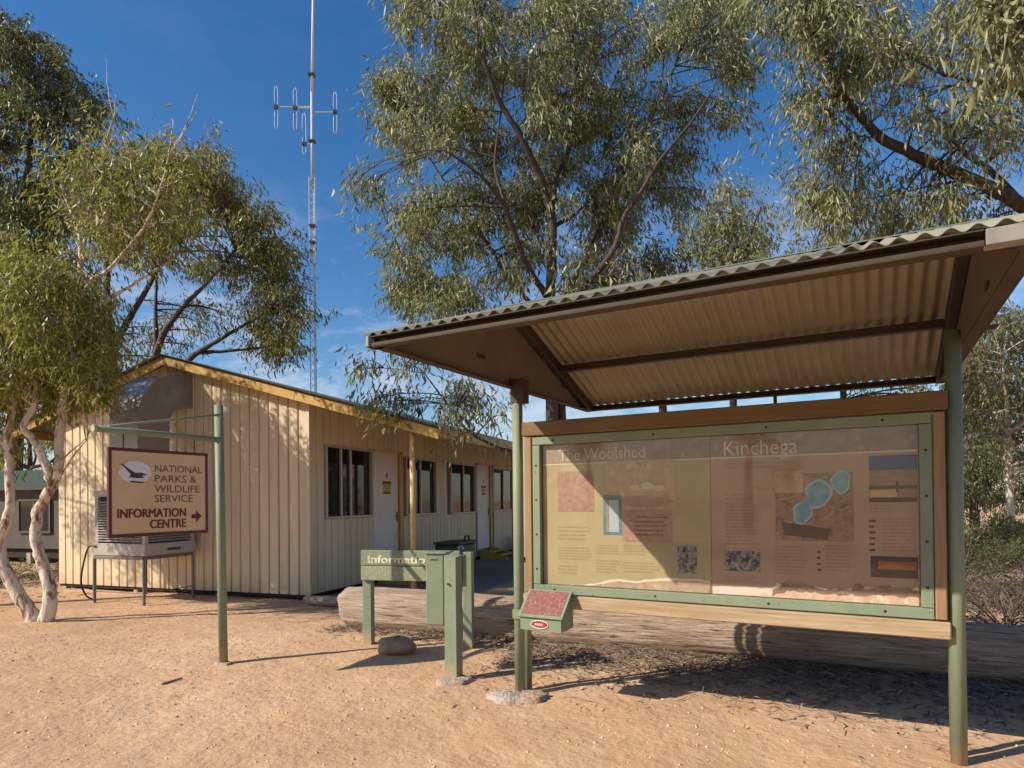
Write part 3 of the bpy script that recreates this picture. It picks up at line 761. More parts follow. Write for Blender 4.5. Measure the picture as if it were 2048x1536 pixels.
# front and back fascia channels
fz = ZE + .055
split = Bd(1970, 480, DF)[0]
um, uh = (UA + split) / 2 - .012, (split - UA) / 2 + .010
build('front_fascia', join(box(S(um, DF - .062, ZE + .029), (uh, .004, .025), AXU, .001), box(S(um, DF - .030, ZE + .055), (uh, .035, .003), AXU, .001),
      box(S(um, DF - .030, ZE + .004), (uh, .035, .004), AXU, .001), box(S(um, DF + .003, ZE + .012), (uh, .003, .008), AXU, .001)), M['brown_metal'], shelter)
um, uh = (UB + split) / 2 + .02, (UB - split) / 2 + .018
build('front_fascia', join(box(S(um, DF + .002, ZE + .029), (uh, .005, .028), AXU, .002), box(S(um, DF - .03, ZE + .005), (uh, .026, .005), AXU, .002)), M['grey_metal'], shelter)  # end length of the fascia, grey instead of brown
build('back_fascia', join(box(S((UA + UB) / 2, DB, ZE + .028), ((UB - UA) / 2, .006, .026), AXU, .002), box(S((UA + UB) / 2, DB + .03, ZE + .005), ((UB - UA) / 2 - .008, .03, .005), AXU, .002)), M['brown_metal'], shelter)
build('corner_cap', box(S(UA - .005, DF + .0, ZE + .029), (.010, .02, .029), AXU, .003), M['grey_metal'], shelter)
# purlins and ridge
for nn in (NR - (NR - DB) * .5, NR + (DF - NR) * .5):
    zz = ZE + .010 + RISE - sl * abs(nn - NR)
    build('purlin', box(S((UA + UB) / 2, nn, zz - .012), ((UB - UA) / 2 - .09, .03, .028), AXU, .003), M['dark_metal'], shelter)
build('ridge_beam', box(S((UA + UB) / 2, NR, ZE + RISE - .035), ((UB - UA) / 2 - .09, .03, .04), AXU, .003), M['dark_metal'], shelter)
# corrugated sheets, four to a slope (cream underside, green top)
ns = 4; W = (UB - UA + .10) / ns; W = round(W / .0762) * .0762
for sgn, nd in ((1, DF + .008), (-1, DB - .03)):
    ln = math.hypot(abs(nd - NR), sl * abs(nd - NR))
    ldir = nrm(N * sgn - Z3 * sl); up = nrm(Z3 + N * sgn * sl)
    for k in range(ns):
        o = S(UA - .05 + k * W, NR, ZE + RISE + .070 + .003 * (k % 2))
        v, f = corrugated(o, U, ldir, up, W + (.038 if k < ns - 1 else 0), ln, .0762, .0100, .0025, 10, 2)
        sh = build('roof_sheet', (v, f), None, shelter)
        sh.data.materials.append(M['roof_green']); sh.data.materials.append(M['roof_under'])
        for p in sh.data.polygons: 
            if p.normal.z < -.2: p.material_index = 1
build('ridge_cap', join(*[bar(S((UA + UB) / 2, NR + k_ * .14, ZE + RISE + .035), S((UA + UB) / 2, NR - k_ * .002, ZE + RISE + .089), UB - UA + .1, .003, Z3) for k_ in (1, -1)]), M['roof_green'], shelter)
build('hanger', box(S(1.62, DB, ZE - .06), (.014, .006, .07), AXU, .001), M['dark_metal'], shelter)

# ------------------------------------------------------------------ notice board
board = thing('notice_board', S(PW / 2, .02, 0), 'glazed notice board with two faded posters in green and timber frame', 'notice board')
uL, uR, zB, zT = .1484, 2.594, .7764, 1.9085       # outer edge of green frame
tL, tR, tT, tB = .085, 2.653, 2.0174, .6775       # outer edge of timber frame
fw = .062
build('backing_panel', box(S((uL + uR) / 2, -.005, (zB + zT) / 2), ((uR - uL) / 2 - .01, .012, (zT - zB) / 2 - .01), AXU), M['soffit'], board)
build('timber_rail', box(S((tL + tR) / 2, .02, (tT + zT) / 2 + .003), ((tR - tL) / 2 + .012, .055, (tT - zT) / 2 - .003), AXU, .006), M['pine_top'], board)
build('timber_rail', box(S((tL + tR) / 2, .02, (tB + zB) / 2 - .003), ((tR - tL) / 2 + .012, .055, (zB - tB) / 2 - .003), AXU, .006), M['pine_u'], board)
for a, b_ in ((tL, uL), (uR, tR)):
    build('timber_stile', box(S((a + b_) / 2, .015, (zB + zT) / 2), ((b_ - a) / 2 - .003, .05, (zT - zB) / 2 - .003), AXU, .005), M['pine_z'], board)
gn = .055
for z in (zT - fw / 2, zB + fw / 2):
    r_ = build('frame_rail', box(S((uL + uR) / 2, gn - .02, z), ((uR - uL) / 2 - .002, .022, fw / 2 - .001), AXU, .004), M['green'], board)
    for u in (.32, 1.05, 1.75, 2.36): build('screw', tube([S(u, gn + .001, z), S(u, gn + .0045, z)], .008, 8), M['screw'], r_)
for u in (uL + fw / 2, uR - fw / 2):
    r_ = build('frame_stile', box(S(u, gn - .02, (zB + zT) / 2), (fw / 2 - .001, .0215, (zT - zB) / 2 - fw - .001), AXU, .004), M['green'], board)
    for z in (.95, 1.2, 1.45, 1.7): build('screw', tube([S(u, gn + .0005, z), S(u, gn + .004, z)], .008, 8), M['screw'], r_)
for u in (.004, PW - .004):
    q = S(u, -.127, 0); build('board_post', tube([gp(q[0], q[1]) - Z3 * .02, S(u, -.127, 1.95)], .028, 16), M['green'], board, smooth=True)
    build('clamp_bracket', box(S(.06 if u < 1 else PW - .06, -.07, 1.0), (.05, .03, .02), AXU), M['green'], board)
def rect(px0, py0, px1, py1, n, name, mat, parent, lab=None):
    """flat printed piece on the poster given by two opposite corners as seen in the photograph"""
    u0, z0 = Bd(px0, py0, n); u1, z1 = Bd(px1, py1, n)
    return build(name, box(S((u0 + u1) / 2, n, (z0 + z1) / 2), (abs(u1 - u0) / 2, .0004, abs(z1 - z0) / 2), AXU, .0002), mat, parent)
def prt(name, c1, c2, scale=12, rough=.6, stretch=(1, 1, 1), **k): return pm(name, c1, c2, scale, rough, stretch, **k)
pi0, pi1 = uL + fw + .002, uR - fw - .002; pz0, pz1 = zB + fw + .002, zT - fw - .002
umid = Bd(1422, 1050, .012)[0]
PN = .0095
M['p_green'] = prt('poster_olive', (.34, .30, .16), (.41, .355, .20), 3, .55, dirt=(.42, .34, .20), dirt_scale=9, dirt_lo=.5, dirt_hi=.7)
M['p_pink'] = prt('poster_pink_brown', (.36, .25, .18), (.42, .30, .22), 2.6, .55, dirt=(.50, .36, .27), dirt_scale=5)
M['p_head'] = prt('poster_header', (.22, .155, .115), (.34, .26, .20), 9, .55, stretch=(1, 1, 2), dirt=(.42, .33, .27), dirt_scale=16, dirt_lo=.55, dirt_hi=.7)
M['p_torn'] = prt('poster_torn_backing', (.34, .25, .17), (.50, .38, .27), 16, .7, dirt=(.60, .50, .38), dirt_scale=14, dirt_lo=.55, dirt_hi=.68)
M['p_white'] = prt('poster_white_backing', (.66, .58, .48), (.76, .68, .58), 6, .7)
M['p_pinktorn'] = prt('poster_pink_scraps', (.58, .36, .27), (.76, .56, .45), 14, .7, dirt=(.82, .72, .62), dirt_scale=22, dirt_lo=.56, dirt_hi=.64)
M['p_map'] = prt('poster_map', (.20, .125, .085), (.36, .235, .16), 16, .55, dirt=(.13, .12, .08), dirt_scale=30, dirt_lo=.52, dirt_hi=.62)
M['p_lake'] = prt('poster_lake', (.09, .24, .36), (.22, .42, .52), 18, .5)
M['p_teal'] = prt('poster_teal', (.06, .19, .23), (.10, .26, .30), 10, .5)
M['p_sky'] = prt('poster_blue_photo', (.30, .42, .46), (.40, .50, .52), 9, .5)
M['p_rose'] = prt('poster_rose_photo', (.27, .15, .11), (.42, .27, .21), 26, .55)
M['p_ink'] = prt('poster_ink', (.30, .185, .125), (.37, .24, .165), 25, .6)
M['p_ink2'] = prt('poster_ink_olive', (.30, .24, .12), (.38, .31, .17), 25, .6)
M['p_bw'] = prt('poster_grey_photo', (.025, .03, .03), (.42, .41, .38), 60, .5, dirt=(.03, .03, .03), dirt_scale=28, dirt_lo=.50, dirt_hi=.56)
M['p_blue'] = prt('poster_dusk_sky', (.05, .055, .17), (.10, .10, .24), 9, .5)
M['p_dusk'] = prt('poster_dusk_band', (.22, .13, .11), (.34, .21, .17), 14, .5, stretch=(1, 1, 5))
M['p_gold'] = prt('poster_gold_band', (.50, .30, .11), (.60, .38, .17), 10, .5, stretch=(1, 1, 5))
M['p_dark'] = prt('poster_dark', (.05, .035, .026), (.10, .07, .05), 14, .5)
M['p_sunset'] = prt('poster_sunset', (.22, .07, .035), (.48, .20, .06), 8, .5, stretch=(1, 1, 4))
M['p_cloud'] = prt('poster_cloud', (.50, .45, .40), (.60, .55, .50), 20, .6)
M['p_hill'] = prt('poster_hill', (.27, .20, .13), (.34, .26, .18), 20, .6)
M['p_letter'] = prt('poster_heading_letters', (.55, .47, .36), (.64, .56, .44), 20, .6)
def poster(u0, u1, mat, name_mat, head_px):
    return build('poster', box(S((u0 + u1) / 2, PN - .001, (pz0 + pz1) / 2), ((u1 - u0) / 2, .001, (pz1 - pz0) / 2), AXU, .0003), mat, board)
pg = poster(pi0, umid - .002, M['p_green'], 0, 0); pg['label'] = 'olive poster headed The Woolshed'
pk = poster(umid + .002, pi1, M['p_pink'], 0, 0); pk['label'] = 'pinkish poster with lake map headed Kinchega'
n1, n2, n3 = PN + .0015, PN + .003, PN + .0045
zh = lambda px, py: Bd(px, py, n1)
hz0 = Bd(1250, 922, n1)[1]
hz1 = Bd(1600, 908, n1)[1]
def strip(u0, u1, z0, z1, n, name, mat, parent): return build(name, box(S((u0 + u1) / 2, n, (z0 + z1) / 2), ((u1 - u0) / 2, .0004, (z1 - z0) / 2), AXU, .0002), mat, parent)
hzz = (hz0 + hz1) / 2
strip(pi0 + .001, umid - .003, hzz, pz1 - .001, n1, 'header_band', M['p_head'], pg)
strip(umid + .003, pi1 - .001, hzz, pz1 - .001, n1, 'header_band', M['p_head'], pk)
strip(pi0 + .001, umid - .003, hzz - .010, hzz - .001, n1, 'header_rule', M['p_letter'], pg)
strip(umid + .003, pi1 - .001, hzz - .010, hzz - .001, n1, 'header_rule', M['p_letter'], pk)
def heading(s, pxl, pyb, pxr, parent, mat):
    u0, z0 = Bd(pxl, pyb, n2); u1, _ = Bd(pxr, pyb, n2)
    v, f = text_geo(s, 1.0, V3(0, 0, 0), V3(1, 0, 0), V3(0, 1, 0), V3(0, 0, 1), .002, -.006)
    wd = v[:, 0].max() - v[:, 0].min(); k = (u1 - u0) / wd
    v2 = np.array([S(u0 + (p[0] - v[:, 0].min()) * k, n2 + p[2] * .3, z0 + p[1] * k * 1.12) for p in v])
    build('heading', (v2, f), mat, parent)
heading('The Woolshed', 1118, 922, 1290, pg, M['p_letter'])
heading('Kinchega', 1448, 912, 1595, pk, M['p_letter'])
def blob(px, py, rp, name, mat, parent, n, sq=1.1, hole=False):
    c = [Bd(px + rp * math.cos(t) * (1 + .14 * math.sin(3 * t + px)), py + rp * sq * math.sin(t) * (1 + .1 * math.cos(2 * t + py)), n) for t in np.linspace(0, 2 * math.pi, 22)[:-1]]
    return build(name, prism([S(u, n, z) for u, z in c][::-1], N * .0008), mat, parent)
# olive poster
rect(1115, 944, 1188, 1023, n1, 'picture', M['p_rose'], pg)
pic = rect(1206, 990, 1244, 1070, n1, 'picture', M['p_teal'], pg)
rect(1213, 1000, 1238, 1064, n2, 'picture_inset', M['p_sky'], pic)
rect(1212, 1000, 1218, 1064, n3, 'picture_stripe', M['p_rose'], pic)
pic = rect(1212, 925, 1352, 1018, n1, 'picture', M['p_torn'], pg)
for x_, y_, r_ in ((1272, 975, 13), (1294, 972, 16), (1318, 976, 12)): blob(x_, y_, r_, 'cloud_streak', M['p_cloud'], pic, n2, .45)
blob(1290, 1003, 52, 'hill_shape', M['p_hill'], pic, n2, .22)
pic = rect(1245, 1020, 1345, 1085, n1, 'picture', M['p_rose'], pg)
rect(1355, 1092, 1394, 1148, n1, 'picture', M['p_bw'], pg)
def lines(px0, py0, px1, py1, k, parent, mat, name='text_block', rag=.2):
    u0, z0 = Bd(px0, py0, n1); u1, z1 = Bd(px1, py1, n1); gs = []
    for j in range(k):
        z = z0 + (z1 - z0) * (j + .5) / k; e = u1 - (u1 - u0) * rag * random.random(); u = u0
        while u < e - .01:
            w = min(random.uniform(.018, .055), e - u)
            gs.append(box(S(u + w / 2, n1, z), (w / 2, .0004, abs(z1 - z0) / k * .20), AXU, .0002)); u += w + .006
    return build(name, join(*gs), mat, parent)
for a in ((1116, 1050, 1180, 1082, 4), (1116, 1092, 1184, 1122, 5), (1116, 1128, 1160, 1150, 3), (1192, 1088, 1240, 1110, 4), (1192, 1118, 1240, 1148, 5), (1246, 1088, 1300, 1112, 4), (1246, 1122, 1320, 1148, 4), (1270, 1030, 1340, 1075, 5)):
    lines(*a, pg, M['p_ink2'])
# torn foot of olive poster: backing shows below a ragged edge
def ragged(pts_px, base_py, n, name, mat, parent, jag=.006):
    top = []
    for (x0, y0), (x1, y1) in zip(pts_px[:-1], pts_px[1:]):
        for t in np.arange(6) / 6:
            u, z = Bd(x0 + (x1 - x0) * t, y0 + (y1 - y0) * t, n); top.append((u, z + random.uniform(-jag, jag)))
    u, z = Bd(*pts_px[-1], n); top.append((u, z))
    V, F = [], []
    for (u, z) in top:
        z = max(z, pz0 + .004)
        V += [S(u, n, pz0 + .001), S(u, n, z), S(u, n + .0008, pz0 + .001), S(u, n + .0008, z)]
    for i in range(len(top) - 1):
        a, b_ = 4 * i, 4 * i + 4
        F += [(a + 2, b_ + 2, b_ + 3, a + 3), (a, a + 1, b_ + 1, b_), (a + 1, a + 3, b_ + 3, b_ + 1)]
    return build(name, (np.array(V), F), mat, parent)
ragged([(1140, 1176), (1180, 1168), (1230, 1158), (1270, 1162), (1330, 1156), (1400, 1158), (1420, 1162)], 0, n1, 'torn_edge', M['p_white'], pg, .004)
ragged([(1148, 1178), (1185, 1171), (1232, 1162), (1270, 1166), (1330, 1161), (1400, 1163), (1420, 1167)], 0, n2, 'torn_backing', M['p_torn'], pg, .003)
# pink poster
pic = rect(1550, 948, 1708, 1084, n1, 'map', M['p_map'], pk)
rect(1550, 942, 1606, 985, n2, 'map_inset', M['p_torn'], pic)
for x, y, r_ in ((1604, 1026, 18), (1636, 988, 24), (1682, 964, 18), (1614, 1004, 8)):
    blob(x, y, r_ * 1.12, 'lake_shore', M['p_sky'], pic, n2); blob(x, y, r_ * .93, 'lake', M['p_lake'], pic, n3)
for pts in ([(1556, 1000), (1580, 996), (1604, 985), (1618, 962), (1650, 954)], [(1660, 1010), (1680, 1020), (1700, 1012)], [(1640, 1040), (1660, 1032), (1672, 1010), (1690, 1000)], [(1570, 1040), (1590, 1046), (1625, 1046)]):
    build('map_road', tube(catmull([S(*(lambda q: (q[0], n3, q[1]))(Bd(x, y, n3))) for x, y in pts], 4), .0016, 4), M['p_letter'], pic)
build('map_legend', prism([S(*(lambda q: (q[0], n2, q[1]))(Bd(x, y, n2))) for x, y in ((1562, 1044), (1662, 1058), (1655, 1080), (1570, 1070))][::-1], N * .0008), M['p_dark'], pic)
for a in ((1449, 925, 1598, 936, 2), (1449, 985, 1520, 1002, 2), (1449, 1004, 1521, 1092, 13), (1449, 1150, 1521, 1168, 3), (1550, 1090, 1616, 1152, 9), (1650, 1088, 1708, 1146, 8), (1740, 1008, 1788, 1026, 3), (1764, 1034, 1834, 1106, 10)):
    lines(*a, pk, M['p_ink'])
lines(1738, 1036, 1754, 1106, 6, pk, M['p_dark'], 'symbol_column', .5)
lines(1634, 1098, 1644, 1146, 4, pk, M['p_dark'], 'symbol_column', .4)
rect(1449, 1101, 1521, 1144, n1, 'picture', M['p_bw'], pk)
pic = rect(1738, 912, 1834, 1004, n1, 'picture', M['p_dusk'], pk)
rect(1738, 912, 1834, 938, n2, 'picture_sky', M['p_blue'], pic); rect(1740, 980, 1794, 994, n2, 'picture_water', M['p_gold'], pic); rect(1738, 996, 1834, 1004, n2, 'picture_shore', M['p_dark'], pic)
rect(1738, 972, 1834, 977, n2, 'picture_horizon', M['p_dark'], pic); rect(1792, 962, 1797, 985, n3, 'picture_tree', M['p_dark'], pic)
pic = rect(1741, 1112, 1836, 1158, n1, 'picture', M['p_dark'], pk)
rect(1756, 1122, 1834, 1141, n2, 'picture_glow', M['p_sunset'], pic)
ragged([(1425, 1172), (1480, 1174), (1545, 1176), (1555, 1166), (1570, 1172), (1600, 1166), (1640, 1176), (1690, 1178), (1720, 1174), (1760, 1174), (1790, 1170), (1810, 1180), (1838, 1176)], 0, n1, 'torn_backing', M['p_white'], pk, .004)
ragged([(1545, 1180), (1580, 1160), (1596, 1164), (1640, 1178), (1700, 1180), (1716, 1164), (1730, 1176), (1790, 1172), (1838, 1182)], 0, n2, 'torn_edge', M['p_map'], pk, .007)
ragged([(1500, 1194), (1530, 1186), (1545, 1192), (1580, 1182), (1630, 1186), (1670, 1190), (1720, 1190), (1780, 1194), (1838, 1196)], 0, n3, 'torn_scraps', M['p_pinktorn'], pk, .008)
build('glazing', box(S((pi0 + pi1) / 2, .026, (pz0 + pz1) / 2), ((pi1 - pi0) / 2 + .004, .002, (pz1 - pz0) / 2 + .004), AXU, .0005), M['acrylic'], board)

# ------------------------------------------------------------------ small lidded box on its pipe
lb = thing('leaflet_box', S(.13, .13, 0), 'small green leaflet box with a red notice on its sloping lid', 'leaflet box')
bu0, bz0 = Bd(1041, 1258, .26); bu1, _ = Bd(1122, 1258, .26); bzt = Bd(1043, 1234, .26)[1]
bc = (bu0 + bu1) / 2; bh = (bu1 - bu0) / 2
build('bracket', box(S(.02, .0505, bz0 + .06), (.05, .0035, .035), AXU, .002), M['green'], lb)
zr = bzt + .17
body = build('body', prism([S(bu0, .26, bz0), S(bu0, .26, bzt), S(bu0, .10, zr - .015), S(bu0, .055, zr - .06), S(bu0, .055, bz0)], U * (bu1 - bu0)), M['green'], lb)
ld = nrm(S(0, .28, bzt + .003) - S(0, .095, zr))
lid = build('lid', bar(S(bc, .275, bzt + .006), S(bc, .097, zr + .004), 2 * bh + .03, .008, Z3, .002), M['green'], lb)
build('lid_flap', bar(S(bc, .093, zr + .003), S(bc, .01, zr - .085), 2 * bh + .03, .008, Z3, .002), M['green_old'], lb)
nup = nrm(np.cross(U, S(0, .097, zr) - S(0, .275, bzt))); nup = nup if nup[2] > 0 else -nup
la_, lb_ = S(bc, .275, bzt + .006), S(bc, .097, zr + .004)
p0, p1 = la_ + (lb_ - la_) * .10 + nup * .0052, la_ + (lb_ - la_) * .95 + nup * .0052
build('notice', bar(p0, p1, 2 * bh - .012, .002, nup, .0005), M['red_notice'], lid)
oc = S(bc - .005, .262, (bz0 + bzt) / 2 + .002)
el = [oc + U * .062 * math.cos(t) + Z3 * .024 * math.sin(t) for t in np.linspace(0, 2 * math.pi, 25)[:-1]]
pl = build('oval_plate', prism(el, N * .002), M['red_print'], lb)
ol = [(oc + N * .002 + U * .066 * math.cos(t) + Z3 * .027 * math.sin(t)) for t in np.linspace(0, 2 * math.pi, 25)]
build('oval_border', tube(ol, .003, 6, False), M['white_print'], pl)
build('plate_text', join(*[box(oc + N * .003 + U * (-.03 + .016 * j), (.005, .0008, .007), AXU, .0003) for j in range(4)]), M['white_print'], pl)
# concrete footings
def pad(name, c, r, hgt, label, sq=.8):
    c = np.asarray(c, float); n, rings = 44, 5; V, F = [], []
    for k in range(rings):
        fr = (1, .97, .86, .6, .3)[k]; z = (-.05, .55, .85, .96, 1.0)[k] * hgt
        for i in range(n):
            t = 2 * math.pi * i / n
            rr = r * fr * (1 + .13 * math.sin(2 * t + r * 40) + .08 * math.sin(5 * t) + random.uniform(-.07, .07))
            V.append(c + V3(rr * math.cos(t), rr * sq * math.sin(t), z + (random.uniform(-.28, .22) * hgt if k else -.04)))
    for k in range(rings - 1):
        for i in range(n): F.append((k * n + i, k * n + (i + 1) % n, (k + 1) * n + (i + 1) % n, (k + 1) * n + i))
    F.append(tuple((rings - 1) * n + i for i in range(n)))
    o = build(name, (np.array(V), F), M['concrete'], None, c, True); tag(o, label, 'footing'); return o
q = S(.02, .08, 0); pad('concrete_footing', gp(q[0], q[1]), .205, .05, 'rough round concrete footing under the leaflet box and shelter post')
q = G(908, 1364); pad('concrete_footing', gp(q[0], q[1]), .15, .035, 'small concrete footing under the square fee box post')
q = G(447, 1329); pad('concrete_footing', gp(q[0], q[1]), .075, .018, 'small sandy concrete collar under the hanging sign post')

# ------------------------------------------------------------------ hanging National Parks sign
sp = gp(*G(447, 1328)[:2]); hd = nrm(V3(-.48, -.877, 0)); hn = V3(-hd[1], hd[0], 0)
if np.dot(hn, V3(2.6, -5.7, 0)) < 0: hn = -hn
hsg = thing('hanging_sign', sp, 'cream hanging sign with maroon border on a green pole bracket', 'sign')
topz = at(432, 812, sp[1])[2]; leanx = -.012
def HS(l, n, z): return sp + hd * l + hn * n + V3(leanx * z, 0, 0) * 0 + Z3 * z
AXH = (-hd, hn, Z3)
build('pole', tube([HS(0, 0, -.03), HS(0, 0, topz) + V3(-.03, 0, 0)], .038, 16), M['green'], hsg, smooth=True)
zarm = on_plane(437, 881, sp, hn)[2]; zend = on_plane(190, 857, sp, hn)
lend = float((zend - sp) @ hd); ztop = on_plane(434, 830, sp, hn)[2]
arm = build('arm', tube([HS(.02, 0, zarm), HS(lend, 0, zarm + .005)], .026, 12), M['green'], hsg, smooth=True)
build('arm_cap', tube([HS(lend - .002, 0, zarm + .005), HS(lend + .018, 0, zarm + .005)], [.031, .029], 12), M['letter_faded'], arm)
build('brace', tube([HS(.02, 0, ztop), HS(lend - .10, 0, zarm + .03)], .011, 8), M['green'], hsg, smooth=True)
def HP(px, py):
    q = on_plane(px, py, sp + hn * .012, hn) - sp; return float(q @ hd), float(q[2])
la, za = HP(217, 893); lb2, zb2 = HP(415, 908); lc, zc_ = HP(217, 1075)
pt_, pb_ = (za + zb2) / 2, (HP(217, 1075)[1] + HP(413, 1066)[1]) / 2
lc0, lc1 = lb2, la
pan = build('panel', box(HS((lc0 + lc1) / 2, 0, (pt_ + pb_) / 2), ((lc1 - lc0) / 2, .010, (pt_ - pb_) / 2), AXH, .002), M['sign_cream'], hsg)
eb = .022
for z in (pt_ - eb / 2, pb_ + eb / 2): build('border', box(HS((lc0 + lc1) / 2, 0, z), ((lc1 - lc0) / 2 + .003, .015, eb / 2 + .002), AXH, .002), M['maroon'], pan)
for l in (lc0 + eb / 2, lc1 - eb / 2): build('border', box(HS(l, 0, (pt_ + pb_) / 2), (eb / 2 + .001, .0146, (pt_ - pb_) / 2 - eb), AXH, .002), M['maroon'], pan)
for l in (lc0 + .12, lc1 - .12): build('hanger_chain', tube([HS(l, 0, pt_), HS(l, 0, zarm - .02)], .006, 6), M['screw'], hsg)
PWd, PHt = lc1 - lc0, pt_ - pb_
def SP(fx, fy, n=.0125): return HS(lc1 - fx * PWd, n, pt_ - fy * PHt)
def sign_text(s, fx0, fy, fx1, fh, mat, weight=0., right=False, nm='lettering'):
    v, f = text_geo(s, 1.0, V3(0, 0, 0), V3(1, 0, 0), V3(0, 1, 0), V3(0, 0, 1), .002, 0.)
    sh = [(0, 0)] if weight < .006 else [(-.028, -.012), (.028, .012), (-.028, .012), (.028, -.012), (0, 0)]
    v, f = join(*[(v + V3(a_, b_, .0006 * i_), f) for i_, (a_, b_) in enumerate(sh)])
    x0, x1 = v[:, 0].min(), v[:, 0].max(); kx = (fx1 - fx0) * PWd / (x1 - x0); kz = fh * PHt / .70
    o = SP(fx0, fy)
    v2 = np.array([o + -hd * (p[0] - x0) * kx + Z3 * p[1] * kz + hn * p[2] * .4 for p in v])
    build(nm, (v2, f), mat, pan)
sign_text('NATIONAL', .435, .255, .935, .085, M['letter_brown'], .004)
sign_text('PARKS &', .435, .375, .87, .085, M['letter_brown'], .004)
sign_text('WILDLIFE', .43, .495, .905, .085, M['letter_brown'], .004)
sign_text('SERVICE', .43, .61, .83, .085, M['letter_brown'], .004)
sign_text('INFORMATION', .075, .785, .755, .10, M['letter_maroon'], .008)
sign_text('CENTRE', .38, .915, .755, .10, M['letter_maroon'], .008)
def spoly(pts, n, name, mat, parent, d=.0012): return build(name, prism([SP(x, y, n) for x, y in pts][::-1], hn * d), mat, parent)
spoly([(.815, .765), (.865, .765), (.865, .715), (.925, .79), (.865, .865), (.865, .815), (.815, .815)], .0125, 'arrow', M['letter_maroon'], pan)
em = spoly([(.24 + .155 * math.cos(t) * (1 + .06 * math.sin(9 * t)), .265 + .125 * math.sin(t) * (1 + .05 * math.cos(7 * t))) for t in np.linspace(0, 2 * math.pi, 40)[:-1]], .0125, 'emblem', M['emblem_pale'], pan)
spoly([(.10, .185), (.13, .18), (.15, .205), (.20, .245), (.24, .275), (.30, .27), (.36, .295), (.30, .305), (.33, .33), (.25, .335), (.18, .325), (.20, .295), (.17, .255), (.13, .205)], .0142, 'emblem_bird', M['emblem_dark'], em)
spoly([(.19, .365), (.33, .375), (.31, .39), (.20, .385)], .0142, 'emblem_ground', M['emblem_dark'], em)
rays = []
for t in np.linspace(R(190), R(350), 15):
    a = [(.26 + .17 * k * math.cos(t + d), .27 + .155 * k * math.sin(t + d)) for k, d in ((.82, -.03), (1.05, 0), (.82, .03))]
    rays.append(prism([SP(x, y, .0142) for x, y in a][::-1], hn * .0012))
build('emblem_rays', join(*rays), M['emblem_pale'], em)

# ------------------------------------------------------------------ low routed sign with two legs
p_l, p_r = G(738, 1288), G(938, 1297)
sd = nrm((p_r - p_l) * V3(1, 1, 0)); sn = V3(sd[1], -sd[0], 0)
rs = thing('routed_sign', gp(*(p_l[:2] + p_r[:2]) / 2), 'low pale green timber sign reading Information in routed letters', 'sign')
def RS(l, n, z): return V3(p_l[0], p_l[1], 0) + sd * l + sn * n + Z3 * z
slen = float((p_r - p_l) @ sd)
AXR = (sd, sn, Z3)
def RP_(px, py, n=.06):
    q = on_plane(px, py, RS(0, n, 0), sn) - RS(0, 0, 0); return float(q @ sd), float(q[2])
rl0, rz1 = RP_(723, 1100); _, rz0 = RP_(726, 1160); rmid = RP_(740, 1131)[1]
for l in (.0, slen):
    b_ = RS(l, 0, 0); g_ = gp(b_[0], b_[1])
    build('leg', box(RS(l, 0, (rz1 + g_[2] - .03) / 2 - .005), (.048, .04, (rz1 - g_[2] + .03) / 2 - .01), AXR, .006), M['green'], rs)
for z0_, z1_ in ((rmid + .003, rz1), (rz0, rmid - .003)):
    build('plank', box(RS((rl0 + slen - .06) / 2, .062, (z0_ + z1_) / 2), ((slen - .06 - rl0) / 2, .02, (z1_ - z0_) / 2), AXR, .006), M['green_old'] if z0_ < rmid else M['green'], rs)
def rtext(s, px0, py, px1, hpx, mat, w, nm):
    v, f = text_geo(s, 1.0, V3(0, 0, 0), V3(1, 0, 0), V3(0, 1, 0), V3(0, 0, 1), .002, w)
    l0, z0_ = RP_(px0, py, .083); l1, _ = RP_(px1, py, .083); x0, x1 = v[:, 0].min(), v[:, 0].max(); k = (l1 - l0) / (x1 - x0)
    kz = hpx / FPX * 6.3 / .70
    build(nm, (np.array([RS(l0 + (p[0] - x0) * k, .0835 + p[2], z0_ + p[1] * kz) for p in v]), f), mat, rs)
rtext('Information', 736, 1125.5, 864, 15, M['letter_cream'], .025, 'lettering')
mk = []
for j in range(16):
    x = 734 + j * 6.2; l, z = RP_(x, 1149 - (j % 3) * 2.5, .083)
    mk.append(box(RS(l, .083, z), (.006 + .006 * random.random(), .0008, .008 + .014 * random.random()), AXR, .0003))
build('worn_lettering', join(*mk), M['letter_faded'], rs)

# ------------------------------------------------------------------ fee box on a square post
fp = gp(*G(908, 1359)[:2])
fb = thing('fee_box', fp, 'tall narrow green steel fee box fixed to a square green post', 'fee box')
fd = nrm(V3(.92, -.39, 0)); fn = V3(fd[1], -fd[0], 0)
AXF = (fd, fn, Z3)
def FB(a, n, z): return V3(fp[0], fp[1], 0) + fd * a + fn * n + Z3 * z
ztp = at(905, 1113, fp[1])[2]
build('post', box(FB(0, 0, ztp / 2 - .02), (.056, .052, ztp / 2 + .02), AXF, .005), M['green'], fb)
build('post_cap', box(FB(.01, -.01, ztp + .006), (.066, .062, .005), AXF, .002), M['green'], fb)
yb = fp[1] + .12
bx0, bx1 = at(853, 1180, yb)[0], at(890, 1180, yb)[0]; bzb, bzt2 = at(870, 1249, yb)[2], at(870, 1107, yb)[2]
bcx = V3((bx0 + bx1) / 2, yb, 0)
bd = nrm(V3(.96, -.22, 0)); bnn = V3(bd[1], -bd[0], 0); AXB = (bd, bnn, Z3)
bbx = build('box_body', box(bcx + Z3 * (bzb + bzt2) / 2 - bnn * .06, ((bx1 - bx0) / 2, .085, (bzt2 - bzb) / 2), AXB, .006), M['green'], fb)
